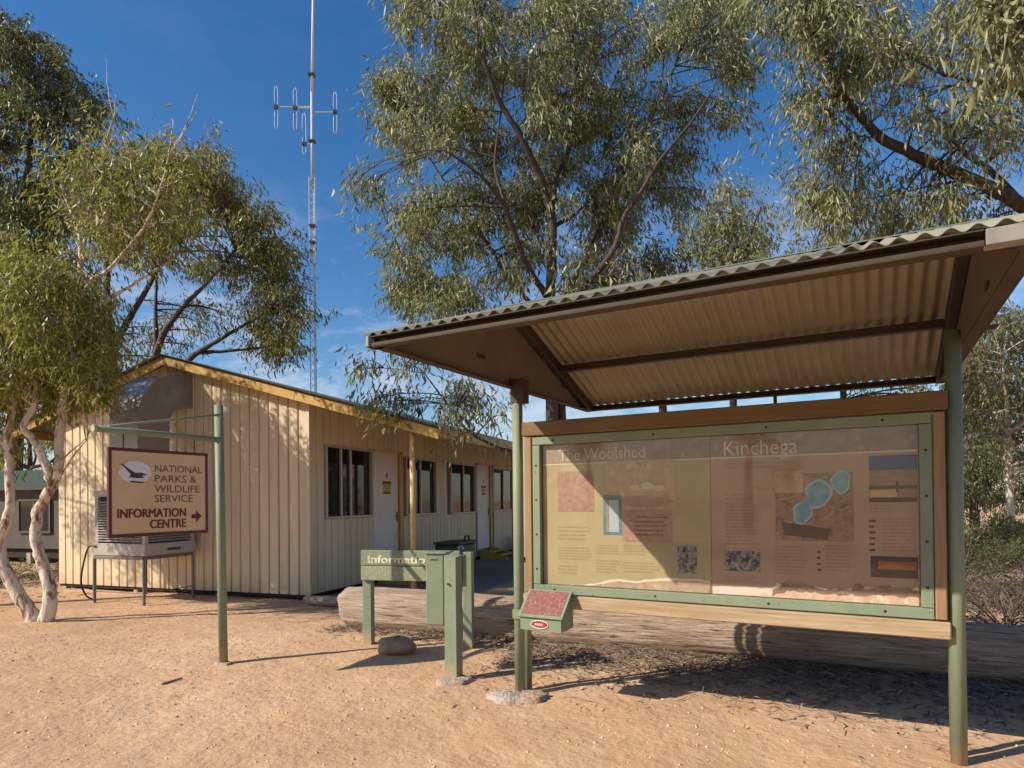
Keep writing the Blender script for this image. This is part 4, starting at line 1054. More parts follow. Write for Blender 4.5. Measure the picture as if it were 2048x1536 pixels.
build('box_lid', box(bcx + Z3 * (bzt2 + .006) - bnn * .065 + bd * .01, ((bx1 - bx0) / 2 + .018, .105, .007), AXB, .003), M['green'], bbx)
build('coin_slot', box(bcx + Z3 * (bzt2 - .05) + bnn * .0262, (.035, .001, .004), AXB, .0003), M['black'], bbx)
build('bracket', box(FB(-.055, -.02, .75), (.025, .02, .04), AXF), M['green'], fb)
build('bracket', box(FB(-.055, -.02, .50), (.025, .02, .04), AXF), M['green'], fb)
build('bolt', tube([FB(-.01, .06, .78), FB(-.01, .068, .78)], .010, 8), M['screw'], fb)

# ------------------------------------------------------------------ log barrier
lg0, lg1 = G(700, 1253), G(2260, 1378)
ldv = nrm((lg1 - lg0) * V3(1, 1, 0)); LR = .245
nlg = 150; t = np.linspace(0, 1, nlg); ang_n = 72; LV = []
side = V3(-ldv[1], ldv[0], 0)
lr = np.random.default_rng(77)
cracks = [(lr.uniform(0, 6.28), lr.uniform(.012, .034), lr.uniform(.02, .05), lr.uniform(0, 6.28), lr.uniform(.0, .7), lr.uniform(.25, .6)) for _ in range(34)]
aa = 2 * math.pi * np.arange(ang_n) / ang_n
for i, tt in enumerate(t):
    c = lg0 + (lg1 - lg0) * tt; c[2] = float(gz(c[0], c[1])) + LR * .86
    c = c + side * .03 * math.sin(tt * 7) + Z3 * .012 * math.sin(tt * 11 + 1)
    rr = LR * (1 - .08 * tt + .02 * math.sin(tt * 17) + .012 * math.sin(tt * 41)) * (1 + .03 * np.sin(3 * aa + 1.3) + .018 * np.sin(9 * aa + tt * 3) + .012 * np.sin(23 * aa + tt * 2)) + lr.normal(0, .0018, ang_n)
    for (a0, dep, wid, ph, t0, ln_) in cracks:
        if not t0 <= tt <= t0 + ln_: continue
        e = math.sin(math.pi * (tt - t0) / ln_) ** .5
        da = (aa - (a0 + .10 * math.sin(tt * 9 + ph)) + math.pi) % (2 * math.pi) - math.pi
        rr = rr - dep * e * np.exp(-(da / wid) ** 2)
    if i == 0: rr = rr * .90
    for k in range(ang_n):
        off = ldv * (-.03 * math.sin(aa[k]) + .02 * math.sin(2 * aa[k] + .6) + .015 * math.sin(7 * aa[k]) if i < 2 else 0)
        LV.append(c + side * rr[k] * math.cos(aa[k]) + Z3 * rr[k] * math.sin(aa[k]) + off)
LF = [(i * ang_n + k, i * ang_n + (k + 1) % ang_n, (i + 1) * ang_n + (k + 1) % ang_n, (i + 1) * ang_n + k) for i in range(nlg - 1) for k in range(ang_n)]
LF += [tuple(range(ang_n))[::-1], tuple((nlg - 1) * ang_n + k for k in range(ang_n))]
lo = build('log_barrier', (np.array(LV), LF), M['log'], None, None, True)
tag(lo, 'long grey weathered log lying on the sand behind the notice board', 'log')
# second small timber end lying beside the hut corner
pA, pB = G(610, 1207), G(700, 1216)
o = build('old_timber', tube(catmull([pA + Z3 * .06, (pA + pB) / 2 + Z3 * .075, pB + Z3 * .07], 5), [.05, .07, .075, .07, .07, .08, .075, .07, .07, .07, .06], 10, True, .06), M['log'], None, None)
tag(o, 'short grey length of timber on the ground by the hut corner', 'timber')
# rock
def rock(c, s, label):
    n, m = 14, 9; V, F = [], []
    for i in range(m + 1):
        ph = math.pi * i / m
        for k in range(n):
            th = 2 * math.pi * k / n; r = 1 + .12 * math.sin(2 * th + 3 * ph) + .08 * math.sin(5 * th) * math.sin(ph) + random.uniform(-.05, .05)
            V.append(V3(c[0] + s[0] * r * math.sin(ph) * math.cos(th), c[1] + s[1] * r * math.sin(ph) * math.sin(th), c[2] + s[2] * (r * math.cos(ph) * .9 + .55)))
    for i in range(m):
        for k in range(n): F.append((i * n + k, (i + 1) * n + k, (i + 1) * n + (k + 1) % n, i * n + (k + 1) % n))
    o = build('rock', (np.array(V), F), M['rock'], None, c, True); tag(o, label, 'rock'); return o
rock(gp(*G(792, 1306)[:2]), (.20, .14, .10), 'brown rock on the sand below the low green sign')
o = build('stick', tube([gp(*G(324, 1371)[:2]) + Z3 * .008, gp(*G(364, 1361)[:2]) + Z3 * .012], [.010, .008], 7), M['twig'], None); tag(o, 'short straight stick lying on open sand near the sign pole', 'stick')

# ------------------------------------------------------------------ scattered stones, litter (uncountable)
def scatter_stones(name, n, area, smin, smax, mat, label, seed):
    r = np.random.default_rng(seed)
    x = r.uniform(area[0], area[1], n); y = area[2] + (area[3] - area[2]) * r.random(n) ** 1.5
    keep = value_noise(x * .9, y * .9, seed) + .35 * value_noise(x * 3, y * 3, seed + 5) > r.random(n) * 1.25
    x, y = x[keep], y[keep]; n = len(x); z = ground_z(x, y)
    s = smin + (smax - smin) * r.random(n) ** 3
    base = np.array([(1, 0, 0), (-.5, .87, 0), (-.5, -.87, 0), (.45, .6, .62), (-.75, .1, .55), (.4, -.65, .58), (0, 0, .8)])
    f = np.array([(0, 1, 3), (1, 2, 4), (2, 0, 5), (3, 1, 4), (4, 2, 5), (5, 0, 3), (3, 4, 6), (4, 5, 6), (5, 3, 6)])
    a = r.uniform(0, 6.28, n); ca, sa = np.cos(a), np.sin(a)
    B = base[None] * (1 + .25 * r.normal(size=(n, 7, 1))); B = B * s[:, None, None]; B[:, :, 1] *= r.uniform(.6, 1, n)[:, None]
    X = B[:, :, 0] * ca[:, None] - B[:, :, 1] * sa[:, None] + x[:, None]; Yv = B[:, :, 0] * sa[:, None] + B[:, :, 1] * ca[:, None] + y[:, None]
    Vv = np.stack([X, Yv, B[:, :, 2] + z[:, None] - .15 * s[:, None]], 2).reshape(-1, 3)
    me = fast_mesh(name, Vv, (f[None] + 7 * np.arange(n)[:, None, None]).reshape(-1, 3))
    o = link(name, me, mat, None, (0, 0, 0)); tag(o, label, name.replace('_', ' '), kind='stuff'); return o
def isl_mat(name, cols, rough=.9):
    m, nt, b, out = new_mat(name); g = nt.nodes.new('ShaderNodeNewGeometry')
    nt.links.new(ramp(nt, g.outputs['Random Per Island'], [(i / (len(cols) - 1), c) for i, c in enumerate(cols)]), b.inputs['Base Color'])
    b.inputs['Roughness'].default_value = rough; b.inputs['Specular IOR Level'].default_value = .2; return m
M['pebble'] = isl_mat('pebble_mix', [(.24, .13, .07), (.44, .27, .16), (.60, .42, .28), (.74, .62, .50), (.40, .22, .11)])
scatter_stones('pebbles', 26000, (-6.5, 6.5, 2.3, 11), .002, .014, M['pebble'], 'small pale and brown pebbles strewn over the sand', 11)
def scatter_litter(name, n, sampler, lmin, lmax, w, mat, label, seed, lift=.03, curl=.3):
    r = np.random.default_rng(seed); x, y = sampler(r, n); n = len(x); z = ground_z(x, y) + r.random(n) ** 2 * lift + .004
    L = r.uniform(lmin, lmax, n); a = r.uniform(0, 6.28, n); tilt = r.normal(0, curl, n)
    d = np.stack([np.cos(a) * np.cos(tilt), np.sin(a) * np.cos(tilt), np.sin(tilt) * .6], 1); s = np.stack([-np.sin(a), np.cos(a), r.normal(0, .4, n)], 1)
    p = np.stack([x, y, z], 1); W = w * r.uniform(.5, 1.4, n)
    bend = r.normal(0, .15, n)[:, None] * s * L[:, None]
    V = np.stack([p - d * L[:, None] / 2, p + s * W[:, None] / 2 + bend, p - s * W[:, None] / 2 + bend, p + d * L[:, None] / 2, p + bend + V3(0, 0, 1) * W[:, None] * .5], 1).reshape(-1, 3)
    f = np.array([(0, 2, 4), (0, 4, 1), (3, 4, 2), (3, 1, 4)])
    V[:, 2] = np.maximum(V[:, 2], ground_z(V[:, 0], V[:, 1]) + .002)
    me = fast_mesh(name, V, (f[None] + 5 * np.arange(n)[:, None, None]).reshape(-1, 3))
    o = link(name, me, mat, None, (0, 0, 0)); tag(o, label, 'litter', kind='stuff'); return o
M['litter'] = isl_mat('litter_mix', [(.055, .04, .032), (.12, .09, .07), (.20, .155, .12), (.32, .26, .20), (.16, .11, .075)])
def along_log(r, n):
    t = r.random(n); c = lg0[None, :2] + (lg1 - lg0)[None, :2] * t[:, None]
    wv = np.abs(r.normal(0, .55, n)) * np.where(t > .33, 1.0, .35) + .18
    keep = (r.random(n) < np.where(t > .30, 1.0, .30)); fr = -side[:2] if side[1] > 0 else side[:2]
    q = c + fr[None] * wv[:, None]; return q[keep, 0], q[keep, 1]
scatter_litter('leaf_litter', 11000, along_log, .03, .16, .010, M['litter'], 'dark dry leaf and twig litter heaped along the log', 3, .05)
def open_ground(r, n):
    x, y = r.uniform(-7, 7, n), 2.4 + 8.5 * r.random(n) ** 1.3
    k = value_noise(x * .8, y * .8, 9) > .35 + .5 * r.random(n); return x[k], y[k]
scatter_litter('sand_debris', 5500, open_ground, .012, .06, .006, M['litter'], 'tiny dry leaves and bark flakes strewn on open sand', 4, .004, .12)
def right_back(r, n): return r.uniform(4.2, 16, n), r.uniform(6.3, 24, n)
scatter_litter('bark_debris', 6000, right_back, .05, .3, .018, M['litter'], 'brown bark and fallen twig debris under the background trees', 5, .05)
def left_back(r, n): return r.uniform(-14, -7.3, n), r.uniform(8.5, 18, n)
scatter_litter('shed_debris', 2500, left_back, .04, .2, .014, M['litter'], 'dry leaves lying around the shed and forked gum', 6, .03)

# ------------------------------------------------------------------ trees
def inside(poly, x, y):
    poly = np.asarray(poly, float); c = np.zeros(len(x), bool); j = len(poly) - 1
    for i in range(len(poly)):
        xi, yi = poly[i]; xj, yj = poly[j]
        c ^= ((yi > y) != (yj > y)) & (x < (xj - xi) * (y - yi) / (yj - yi + 1e-9) + xi); j = i
    return c
def leaves_mesh(name, sprigs, sdirs, per, L, W, r, spread=.30, droop=.9, fan=.6):
    n = len(sprigs) * per
    idx = np.repeat(np.arange(len(sprigs)), per)
    tt = r.random(n)
    base = sprigs[idx] + sdirs[idx] * (tt[:, None] - .5) * spread * 1.6 + r.normal(0, spread * .34, (n, 3))
    d = r.normal(0, 1, (n, 3)); d /= np.linalg.norm(d, axis=1)[:, None]
    d = d * fan + np.array([0, 0, -droop]) + sdirs[idx] * .35; d /= np.linalg.norm(d, axis=1)[:, None]
    s = np.cross(d, r.normal(0, 1, (n, 3))); s /= np.linalg.norm(s, axis=1)[:, None]
    u = np.cross(d, s)
    Ls = L * (.45 + .9 * r.random(n) ** 1.2)[:, None]; Ws = W * r.uniform(.7, 1.3, n)[:, None]; cv = r.normal(.0, .12, n)[:, None] * Ls
    V = np.stack([base, base + d * Ls * .42 + s * Ws / 2 + u * cv, base + d * Ls * .42 - s * Ws / 2 + u * cv, base + d * Ls], 1).reshape(-1, 3)
    k = 4 * np.arange(n)
    F = np.concatenate([np.stack([k, k + 1, k + 3], 1), np.stack([k, k + 3, k + 2], 1)])
    return V, F
def fast_tubes(P0, P1, P2, r0, r1, sides=4, seg=4):
    """many curved twigs at once (quadratic curves)"""
    n = len(P0); t = np.linspace(0, 1, seg + 1)
    C = ((1 - t) ** 2)[None, :, None] * P0[:, None] + (2 * t * (1 - t))[None, :, None] * P1[:, None] + (t ** 2)[None, :, None] * P2[:, None]
    T = np.gradient(C, axis=1); T /= np.linalg.norm(T, axis=2)[..., None] + 1e-9
    ref = np.array([.31, .74, .22]); s = np.cross(T, ref); s /= np.linalg.norm(s, axis=2)[..., None] + 1e-9; b = np.cross(T, s)
    rad = r0[:, None] + (r1 - r0)[:, None] * t[None]
    a = np.arange(sides) * 2 * math.pi / sides
    V = C[:, :, None] + rad[:, :, None, None] * (np.cos(a)[None, None, :, None] * s[:, :, None] + np.sin(a)[None, None, :, None] * b[:, :, None])
    V = V.reshape(-1, 3); m = (seg + 1) * sides
    fi = np.array([(i * sides + k, i * sides + (k + 1) % sides, (i + 1) * sides + (k + 1) % sides, (i + 1) * sides + k) for i in range(seg) for k in range(sides)])
    return V, (fi[None] + m * np.arange(n)[:, None, None]).reshape(-1, 4), C
def tree(name, label, Y, limbs, regions, mats, seed, group=None, leafL=.13, leafW=.02, bias=0.):
    """limbs: list of (points [(px,py,dY)], r0, r1); regions: (polygon, clumps, depth half range, sprigs/clump, clump radius, leaves/sprig, centre dY)"""
    r = np.random.default_rng(seed)
    lim = []; gs = []
    for pts, r0, r1 in limbs:
        w = [at(x, y, Y + dy) for x, y, dy in pts]
        c = catmull(w, 6); c[1:-1] += r.normal(0, .006 + .10 * r1, c[1:-1].shape) * .5
        k_ = .72 if mats[1] == 'bark_brown' else 1.0; r0, r1 = r0 * k_, r1 * k_
        rr = r0 + (r1 - r0) * np.linspace(0, 1, len(c)) ** (.42 if mats[1] == 'bark_pale' and r0 > .1 else .8)
        gs.append(tube(c, rr, 10 if r0 > .06 else 7, True, .05)); lim.append((c, rr))
    base = lim[0][0][0]
    th = thing(name, (base[0], base[1], float(gz(base[0], base[1]))), label, 'tree', group)
    build('trunk', join(*gs), M[mats[1]], th, smooth=True)
    LP_ = np.concatenate([c for c, _ in lim]); LRr = np.concatenate([a for _, a in lim])
    tv, tf, off = [], [], 0; lv, lf, lo_ = [], [], 0
    for poly, nc, dr, spc, cr, per, dy0 in regions:
        poly = np.asarray(poly, float); mn, mx = poly.min(0), poly.max(0)
        x = r.uniform(mn[0], mx[0], nc * 6); y = r.uniform(mn[1], mx[1], nc * 6); k = inside(poly, x, y); x, y = x[k][:nc], y[k][:nc]
        dep = r.normal(0, .5, len(x)).clip(-1, 1) * dr + dy0
        C = np.array([at(a, b_, Y + d) for a, b_, d in zip(x, y, dep)])
        # attach each clump to the nearest limb point, preferring points below it
        D = np.linalg.norm(C[:, None] - LP_[None], axis=2) + .7 * np.maximum(0, LP_[None, :, 2] - C[:, None, 2] + .1)
        j = D.argmin(1); A = LP_[j]; dist = np.linalg.norm(C - A, axis=1)
        mid = (A + C) / 2 + np.stack([r.normal(0, .10, len(C)) * dist, r.normal(0, .10, len(C)) * dist, .10 * dist], 1)
        r0 = np.minimum(LRr[j] * .7, .012 + .012 * dist); V, F, CC = fast_tubes(A, mid, C, r0, np.full(len(C), .006), 5, 6)
        tv.append(V); tf.append(F + off); off += len(V)
        ns = len(C) * spc; ci = np.repeat(np.arange(len(C)), spc)
        Sg = C[ci] + r.normal(0, 1, (ns, 3)) * cr * np.array([.62, .62, .50]) * r.uniform(.7, 1.25, (len(C), 1))[ci]
        At = CC[ci, r.integers(3, 7, ns)]
        md = (At + Sg) / 2 + np.array([0, 0, .06]); V, F, _ = fast_tubes(At, md, Sg, np.full(ns, .0055), np.full(ns, .0022), 3, 3)
        tv.append(V); tf.append(F + off); off += len(V)
        sdv = Sg - At; sdv /= np.linalg.norm(sdv, axis=1)[:, None] + 1e-6
        V, F = leaves_mesh('crown', Sg, sdv, per, leafL, leafW, r, spread=.26)
        lv.append(V); lf.append(F + lo_); lo_ += len(V)
    org = ORG[th.name]
    for nm, vv, ff, mt in (('branches', tv, tf, M[mats[1]]), ('crown', lv, lf, M[mats[0]])):
        link(nm, fast_mesh(nm, np.concatenate(vv) - org, np.concatenate(ff)), mt, th)
    return th

# central tree beside the verandah
GUM = tree('gum_tree', 'large grey green gum with brown branching trunk behind the shelter roof', 10.6,
  [([(1108, 1162, 0), (1106, 1000, 0), (1104, 830, 0), (1100, 690, 0), (1101, 588, 0), (1105, 456, 0), (1096, 401, -.1), (1078, 346, -.3), (1037, 264, -.6), (992, 190, -.8), (960, 90, -1.0), (940, -30, -1.0)], .19, .03),
   ([(1130, 1162, .2), (1128, 1000, .2), (1124, 830, .15), (1110, 700, .1), (1098, 600, 0)], .14, .09),
   ([(1105, 450, 0), (1110, 365, .2), (1137, 301, .4), (1156, 205, .6), (1178, 128, .7), (1192, 68, .8), (1233, 0, .9)], .085, .02),
   ([(1160, 180, .6), (1151, 128, .4), (1140, 40, .2), (1130, -40, .2)], .05, .015),
   ([(1096, 595, 0), (1051, 524, -.4), (1014, 424, -.8), (992, 387, -1.0), (955, 346, -1.2), (890, 300, -1.4)], .085, .02),
   ([(1100, 640, 0), (1055, 601, .2), (1001, 529, .5), (955, 456, .8), (900, 380, 1.0), (850, 300, 1.0)], .07, .015),
   ([(1102, 680, 0), (1150, 600, -.2), (1224, 506, -.5), (1247, 437, -.6), (1283, 383, -.8), (1315, 328, -.9), (1374, 255, -1.0), (1425, 182, -1.1)], .095, .02),
   ([(1105, 640, 0), (1150, 560, .3), (1183, 497, .5), (1215, 419, .7), (1238, 333, .9), (1283, 269, 1.0), (1324, 196, 1.1), (1361, 100, 1.2)], .085, .02),
   ([(1108, 455, 0), (1160, 420, .5), (1200, 370, .9), (1230, 300, 1.2)], .04, .012),
   ([(1014, 424, -.8), (990, 330, -.6), (1000, 240, -.4), (1010, 130, -.4)], .04, .012),
   ([(1106, 900, 0), (1050, 903, -.6), (1007, 898, -.9), (939, 864, -1.2), (888, 799, -1.3), (850, 748, -1.3)], .055, .012),
   ([(1101, 620, 0), (1000, 640, .6), (900, 610, 1.0), (820, 560, 1.1)], .05, .012)],
  [([(800, 0), (1120, -40), (1110, 250), (1090, 420), (1070, 540), (960, 610), (800, 640), (775, 560), (795, 450), (770, 380), (775, 290), (770, 190), (820, 120)], 128, 1.8, 9, .30, 32, .75),
   ([(1080, -40), (1500, -40), (1500, 110), (1480, 250), (1390, 330), (1390, 400), (1300, 470), (1190, 480), (1120, 420), (1100, 200)], 98, 1.7, 9, .30, 32, 1.0),
   ([(1120, 520), (1240, 520), (1290, 580), (1160, 620)], 10, .8, 8, .4, 16, 0),
   ([(715, 700), (780, 690), (900, 720), (1010, 760), (1020, 870), (930, 880), (860, 850), (780, 850), (730, 780)], 15, .5, 8, .26, 15, -1.25),
   ([(700, 340), (760, 350), (770, 390), (710, 380)], 4, .4, 7, .22, 14, -.6)],
  ('leaf_grey', 'bark_brown'), 21, leafL=.155, leafW=.023)
# pale forked gum on the left
T1Y = 8.35
tree('forked_gum', 'pale barked forked gum with yellow green leaves standing beside the hut gable', T1Y,
  [([(72, 1246, 0), (47, 1204, 0), (10, 1141, 0), (-4, 1090, 0), (12, 1044, 0), (20, 1005, .05), (18, 919, .1), (18, 856, .1), (28, 790, .2), (20, 690, .4), (-10, 560, .6), (-30, 430, .7)], .118, .03),
   ([(92, 1243, -.05), (100, 1205, -.1), (98, 1169, -.1), (84, 1122, -.1), (72, 1075, -.1), (78, 1020, -.1), (105, 970, -.1), (118, 940, -.1)], .105, .055),
   ([(106, 968, -.1), (90, 926, -.15), (70, 883, -.2), (47, 852, -.2), (70, 800, -.1), (60, 700, .1), (90, 600, .3)], .065, .02),
   ([(116, 948, -.1), (120, 856, -.05), (127, 790, 0), (138, 702, .1), (150, 620, .1), (163, 534, .1), (178, 420, .1), (203, 316, .1), (227, 237, .1), (232, 190, .1)], .06, .005),
   ([(150, 620, .1), (185, 560, 0), (217, 539, -.1), (277, 470, -.3), (311, 405, -.4), (336, 316, -.5), (346, 237, -.5)], .036, .004),
   ([(160, 560, .1), (158, 470, .3), (123, 366, .5), (148, 321, .6)], .035, .01),
   ([(150, 640, .1), (247, 579, .1), (321, 534, .3), (371, 494, .5)], .035, .008),
   ([(120, 952, -.1), (132, 935, -.25), (152, 905, -.4), (172, 882, -.5)], .018, .006),
   ([(121, 925, -.1), (140, 905, .0), (175, 875, .05)], .012, .005),
   ([(227, 237, .1), (215, 170, .1), (212, 110, .1)], .006, .002), ([(336, 316, -.5), (372, 250, -.4), (395, 190, -.4)], .009, .004), ([(346, 300, -.5), (400, 215, -.3)], .007, .003),
   ([(20, 900, .1), (-40, 820, .3), (-120, 700, .5), (-200, 560, .5)], .06, .02)],
  [([(-60, 490), (110, 540), (215, 600), (215, 690), (200, 780), (150, 810), (60, 830), (-60, 820)], 92, 1.2, 9, .26, 26, .1),
   ([(-320, 400), (-60, 400), (-60, 820), (-250, 820)], 55, 1.3, 9, .34, 15, .3),
   ([(130, 290), (240, 270), (350, 290), (400, 400), (350, 500), (230, 540), (120, 500)], 44, .8, 7, .28, 14, 0),
   ([(215, 220), (250, 220), (260, 330), (210, 330)], 3, .2, 5, .15, 10, 0),
   ([(0, 880), (90, 870), (70, 920), (10, 930)], 3, .3, 5, .18, 12, .3)],
  ('leaf_lime', 'bark_pale'), 22, leafL=.125, leafW=.024)
# its neighbour further left, outside the picture: it shades the gable wall
tree('neighbour_gum', 'leafy gum growing next to the pale forked gum', 9.2,
  [([(-430, 1190, 0), (-430, 900, 0), (-410, 700, 0), (-400, 520, 0), (-390, 380, 0)], .16, .04), ([(-425, 800, 0), (-320, 640, -.3), (-240, 520, -.5)], .08, .02), ([(-420, 760, 0), (-520, 600, .3), (-600, 460, .5)], .08, .02)],
  [([(-640, 160), (-220, 160), (-170, 640), (-300, 700), (-640, 640)], 105, 1.5, 10, .22, 22, 0)], ('leaf_lime', 'bark_pale'), 26, leafL=.13, leafW=.032)
# olive tree behind the hut
tree('olive_gum', 'dense olive gum with dark spreading limbs rising behind the hut roof', 17.5,
  [([(255, 1075, 0), (250, 900, 0), (232, 780, 0), (223, 712, 0), (218, 628, 0), (213, 560, 0), (218, 475, .2), (230, 380, .3)], .22, .04),
   ([(228, 690, 0), (267, 623, .3), (307, 554, .5), (340, 480, .6), (370, 400, .6)], .10, .03),
   ([(250, 900, 0), (290, 780, -.3), (312, 707, -.4), (336, 653, -.5), (376, 603, -.7), (411, 569, -.9), (470, 500, -1)], .13, .03),
   ([(312, 700, -.4), (311, 620, -.3), (312, 544, 0), (300, 440, .2)], .07, .02),
   ([(250, 920, 0), (320, 790, -.2), (381, 717, -.4), (425, 688, -.5), (475, 658, -.5), (540, 620, -.6)], .12, .03),
   ([(400, 705, -.4), (480, 700, -.2), (560, 690, 0)], .06, .02)],
  [([(190, 350), (260, 300), (420, 300), (480, 370), (500, 420), (560, 450), (590, 530), (540, 570), (420, 540), (300, 520), (210, 520)], 100, 1.8, 9, .40, 28, -.2),
   ([(520, 520), (590, 540), (622, 600), (615, 720), (585, 760), (545, 730), (500, 640)], 30, 1.2, 9, .42, 22, -.2),
   ([(230, 600), (480, 600), (540, 700), (440, 740), (240, 720)], 26, 1.4, 6, .40, 14, .4),
   ([(150, 560), (230, 600), (230, 760), (130, 800)], 22, 1.2, 8, .45, 15, .4)],
  ('leaf_olive', 'bark_dark'), 23, leafL=.17, leafW=.034)
tree('dark_tree', 'tall dark green tree at the back beyond the forked gum', 22.,
  [([(30, 1080, 0), (35, 800, 0), (40, 500, 0), (60, 300, 0), (70, 150, 0)], .26, .05), ([(40, 520, 0), (-20, 380, .5), (-60, 200, .8)], .14, .04), ([(45, 450, 0), (120, 340, -.3), (170, 240, -.5)], .12, .03)],
  [([(-80, 30), (60, 60), (120, 110), (130, 160), (205, 200), (215, 260), (180, 340), (190, 430), (100, 520), (-80, 520)], 170, 2.0, 10, .52, 22, 0), ([(-80, 500), (190, 500), (190, 780), (-80, 800)], 55, 2.0, 9, .6, 14, .8)],
  ('leaf_dark', 'bark_dark'), 24, leafL=.22, leafW=.054)
# overhanging tree on the right
tree('leaning_gum', 'gum leaning over the shelter roof with long bare limbs and hanging leaves', 9.2,
  [([(2330, 1190, .6), (2320, 1000, .6), (2260, 760, .5), (2180, 580, .3), (2110, 470, .1), (2043, 410, 0), (1942, 359, -.1), (1857, 322, -.2), (1772, 281, -.3), (1722, 234, -.4), (1681, 183, -.5), (1650, 115, -.6), (1617, 51, -.7), (1590, -30, -.8)], .23, .02),
   ([(2090, 460, .1), (1990, 350, .5), (1928, 305, .7), (1884, 264, .9), (1840, 180, 1.1), (1800, 60, 1.2)], .08, .018),
   ([(2240, 720, .5), (2160, 400, -.3), (2080, 230, -.6), (2020, 176, -.7), (1891, 149, -.9), (1800, 100, -1)], .10, .015),
   ([(1760, 276, -.3), (1718, 271, -.4), (1690, 252, -.5), (1661, 226, -.6), (1655, 205, -.6)], .022, .008),
   ([(1690, 200, -.5), (1640, 140, -.3), (1600, 80, -.1), (1590, 60, -.1)], .02, .008),
   ([(1942, 359, -.1), (1870, 370, .3), (1780, 390, .6), (1700, 400, .8)], .03, .008),
   ([(2200, 620, .3), (2230, 300, -1.5), (2200, 60, -3.0), (2110, -60, -4.2), (2040, -60, -4.7)], .10, .025),
   ([(2110, -60, -4.2), (2060, 40, -4.8), (2020, 90, -4.9)], .02, .006)],
  [([(1500, -40), (1760, -40), (1790, 120), (1700, 150), (1610, 110), (1520, 60)], 36, 1.2, 8, .30, 20, -.6),
   ([(1700, 60), (2060, -40), (2120, 200), (2060, 330), (1900, 280), (1760, 260), (1690, 160)], 52, 1.4, 8, .30, 18, 0),
   ([(1580, 170), (1650, 170), (1720, 260), (1700, 330), (1610, 330), (1580, 250)], 14, .7, 7, .26, 17, -.4),
   ([(1570, 320), (1700, 330), (1860, 340), (2000, 400), (2060, 460), (1800, 480), (1640, 450)], 34, 1.0, 8, .30, 19, .3),
   ([(1960, -40), (2080, -40), (2100, 120), (2070, 260), (2000, 250), (1990, 120)], 13, .35, 7, .16, 11, -4.85)],
  ('leaf_grey', 'bark_brown'), 25, leafL=.145, leafW=.023)
# trees further back
def back_tree(label, px, base_py, Y, trunk_px, crown, n, mats, seed, dr=1.8, spc=8, cr=.5, per=16, leafL=.17, r0=.18):
    top = min(c[1] for c in crown); cx = sum(c[0] for c in crown) / len(crown); my = sum(c[1] for c in crown) / len(crown)
    limbs = [([(px, base_py, 0), (px - 3, (base_py + my) / 2 + 20, 0), (trunk_px, my, 0), (cx, (my + top) / 2, 0)], r0, .05)]
    xs = [c[0] for c in crown]
    for k, t_ in enumerate((.15, .4, .65, .9)):
        x = min(xs) + (max(xs) - min(xs)) * t_
        limbs.append(([(px + (trunk_px - px) * .5, my + (base_py - my) * .25, 0), ((px + x) / 2, my + 15, (-1) ** k * .5), (x, (my + top) / 2, (-1) ** k * dr * .6)], r0 * .5, .02))
    return tree('background_tree', label, Y, limbs, [(crown, n, dr, spc, cr, per, 0)], mats, seed, 'trees behind the shelter', leafL=leafL, leafW=leafL * .25)
back_tree('bushy tree showing between the two big gums above the shelter roof', 1470, 1090, 16.5, 1470, [(1410, 380), (1470, 360), (1520, 400), (1540, 480), (1540, 560), (1390, 600), (1370, 500)], 55, ('leaf_grey', 'bark_brown'), 31, 1.6, 8, .46, 15)
back_tree('pale leaved tree whose crown shows just above the corrugated shelter roof', 1330, 1090, 14.0, 1310, [(1180, 490), (1330, 500), (1400, 540), (1400, 620), (1220, 640), (1150, 600)], 40, ('leaf_pale', 'bark_brown'), 32, 1.0, 8, .4, 15, .15)
back_tree('bright leaved tree behind the shelter under the leaning limb', 1690, 1080, 18.0, 1690, [(1590, 420), (1720, 400), (1800, 440), (1880, 520), (1880, 800), (1740, 810), (1620, 620)], 60, ('leaf_olive', 'bark_brown'), 33, 1.6, 8, .46, 14)
back_tree('pale trunked gum in the clearing past the shelter post', 2022, 1078, 18.5, 2016, [(1925, 660), (2000, 630), (2090, 620), (2160, 760), (2120, 940), (2040, 930), (1980, 900), (1900, 940)], 110, ('leaf_pale', 'bark_pale'), 34, 1.9, 8, .46, 16, .18, .17)
back_tree('dim shaded tree with low branches at the back of the clearing', 1950, 1052, 25., 1948, [(1890, 680), (1990, 700), (2010, 900), (1985, 1020), (1890, 1030)], 120, ('leaf_dark', 'bark_dark'), 35, 1.8, 9, .55, 15, .2)
back_tree('wide distant tree closing the view behind the clearing', 2140, 1040, 30., 2120, [(1980, 820), (2100, 760), (2260, 780), (2280, 1010), (1980, 1020)], 80, ('leaf_dark', 'bark_dark'), 36, 2.2, 9, .7, 15, .24)
back_tree('distant tree behind the green roofed shed', 60, 1040, 29., 60, [(-120, 800), (150, 780), (190, 900), (160, 1010), (-120, 1020)], 60, ('leaf_olive', 'bark_dark'), 37, 2., 8, .6, 14, .22)

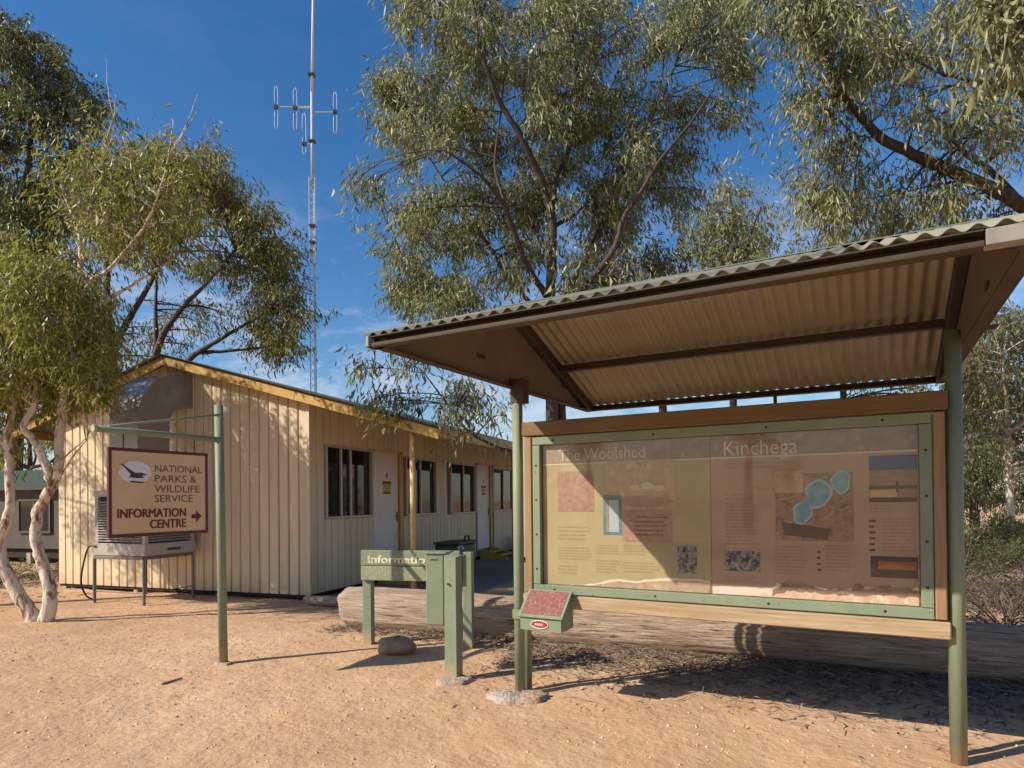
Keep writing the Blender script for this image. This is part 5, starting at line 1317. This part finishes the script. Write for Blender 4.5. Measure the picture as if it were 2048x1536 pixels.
# shrubs
def shrub(name, label, c, w, hgt, mats, seed, n=26, per=16, L=.05, W=.012, spc=7, group=None):
    r = np.random.default_rng(seed); c = np.asarray(c, float); th = thing(name, c, label, 'shrub', group)
    a = r.uniform(0, 6.28, n); rr = np.sqrt(r.random(n)) * w; C = c + np.stack([rr * np.cos(a), rr * np.sin(a), hgt * (.25 + .75 * r.random(n)) * (1 - .45 * (rr / w) ** 2)], 1)
    A = np.tile(c, (n, 1)) + r.normal(0, .03, (n, 3)) * np.array([1, 1, 0]) - Z3 * .02
    V, F, CC = fast_tubes(A, (A + C) / 2 + np.stack([r.normal(0, .05, n), r.normal(0, .05, n), np.full(n, .05)], 1), C, np.full(n, .012), np.full(n, .004), 4, 5)
    ci = np.repeat(np.arange(n), spc); ns = n * spc; Sg = C[ci] + r.normal(0, .13, (ns, 3)) * np.array([1, 1, .8]); Sg[:, 2] = np.maximum(Sg[:, 2], c[2] + .03)
    At = CC[ci, r.integers(2, 6, ns)]; V2, F2, _ = fast_tubes(At, (At + Sg) / 2, Sg, np.full(ns, .004), np.full(ns, .0018), 3, 2)
    link('stems', fast_mesh('stems', np.concatenate([V, V2]) - c, np.concatenate([F, F2 + len(V)])), M[mats[1]], th)
    sd_ = Sg - At; sd_ /= np.linalg.norm(sd_, axis=1)[:, None] + 1e-6
    lv, lf = leaves_mesh('foliage', Sg, sd_, per, L, W, r, spread=.12, droop=.1, fan=1.)
    lv[:, 2] = np.maximum(lv[:, 2], c[2] + .005); link('foliage', fast_mesh('foliage', lv - c, lf), M[mats[0]], th)
shrub('dry_shrub', 'dry grey shrub just behind the log past the shelter post', gp(5.3, 6.9), .75, .62, ('leaf_dry', 'twig'), 41, 30)
shrub('dry_shrub', 'taller twiggy shrub in the clearing before the pale trunk', gp(8.2, 9.8), .9, 1.0, ('leaf_dry', 'twig'), 42, 34)
shrub('dry_shrub', 'low dark shrub half hidden by the shelter post', gp(6.6, 8.6), .7, .38, ('leaf_dry', 'twig'), 43, 24)
shrub('dry_shrub', 'sparse grey brush at the far side of the clearing', gp(12.9, 16.5), 1.6, .8, ('leaf_dry', 'twig'), 44, 40, 16, .09, .02)
shrub('dry_shrub', 'leafy dark green shrub between the log and the pale trunk', gp(7.4, 10.6), 1.1, 1.15, ('leaf_dark', 'twig'), 48, 44, 18, .07, .02)
shrub('green_bush', 'tall olive bush at the back of the clearing', gp(11.2, 15.2), 1.3, 1.3, ('leaf_olive', 'twig'), 49, 46, 18, .09, .024)
shrub('green_bush', 'low yellow green bush at the foot of the pale trunk', gp(12.2, 18.8), 1.5, .55, ('leaf_low', 'twig'), 45, 30, 16, .1, .022)
shrub('green_bush', 'low green bush between the forked gum and the shed', gp(-10.3, 12.6), .9, .42, ('leaf_low', 'twig'), 46, 30)
shrub('green_bush', 'scrubby bush at the shed wall beside the hut corner', gp(-9.4, 14.0), .7, .45, ('leaf_dry', 'twig'), 47, 26)

# trees on the near side of the clearing, seen only as reflections in the glazing
def copy_thing(src, loc, rz, k, label):
    c = src.copy(); COL.objects.link(c); c.location = loc; c.rotation_euler = (0, 0, rz); c.scale = (k, k, k); c['label'] = label; c['group'] = 'trees across the clearing'
    for ch in list(src.children):
        d = ch.copy(); COL.objects.link(d); d.parent = c
    return c
for loc, rz, k, lab in (((-10.5, -11.5, 0), 1.1, .75, 'gum across the clearing facing the notice board'), ((-5.5, -15, 0), 2.6, .8, 'taller gum across the clearing opposite the shelter'), ((-17, -9.5, 0), 4.0, .72, 'leafy gum at the edge of the clearing opposite the hut'), ((0, -20, 0), 5.2, .9, 'gum at the far back of the clearing'), ((18, -2, 0), .7, .85, 'gum standing apart beyond the end of the log')):
    copy_thing(GUM, loc, rz, k, lab)
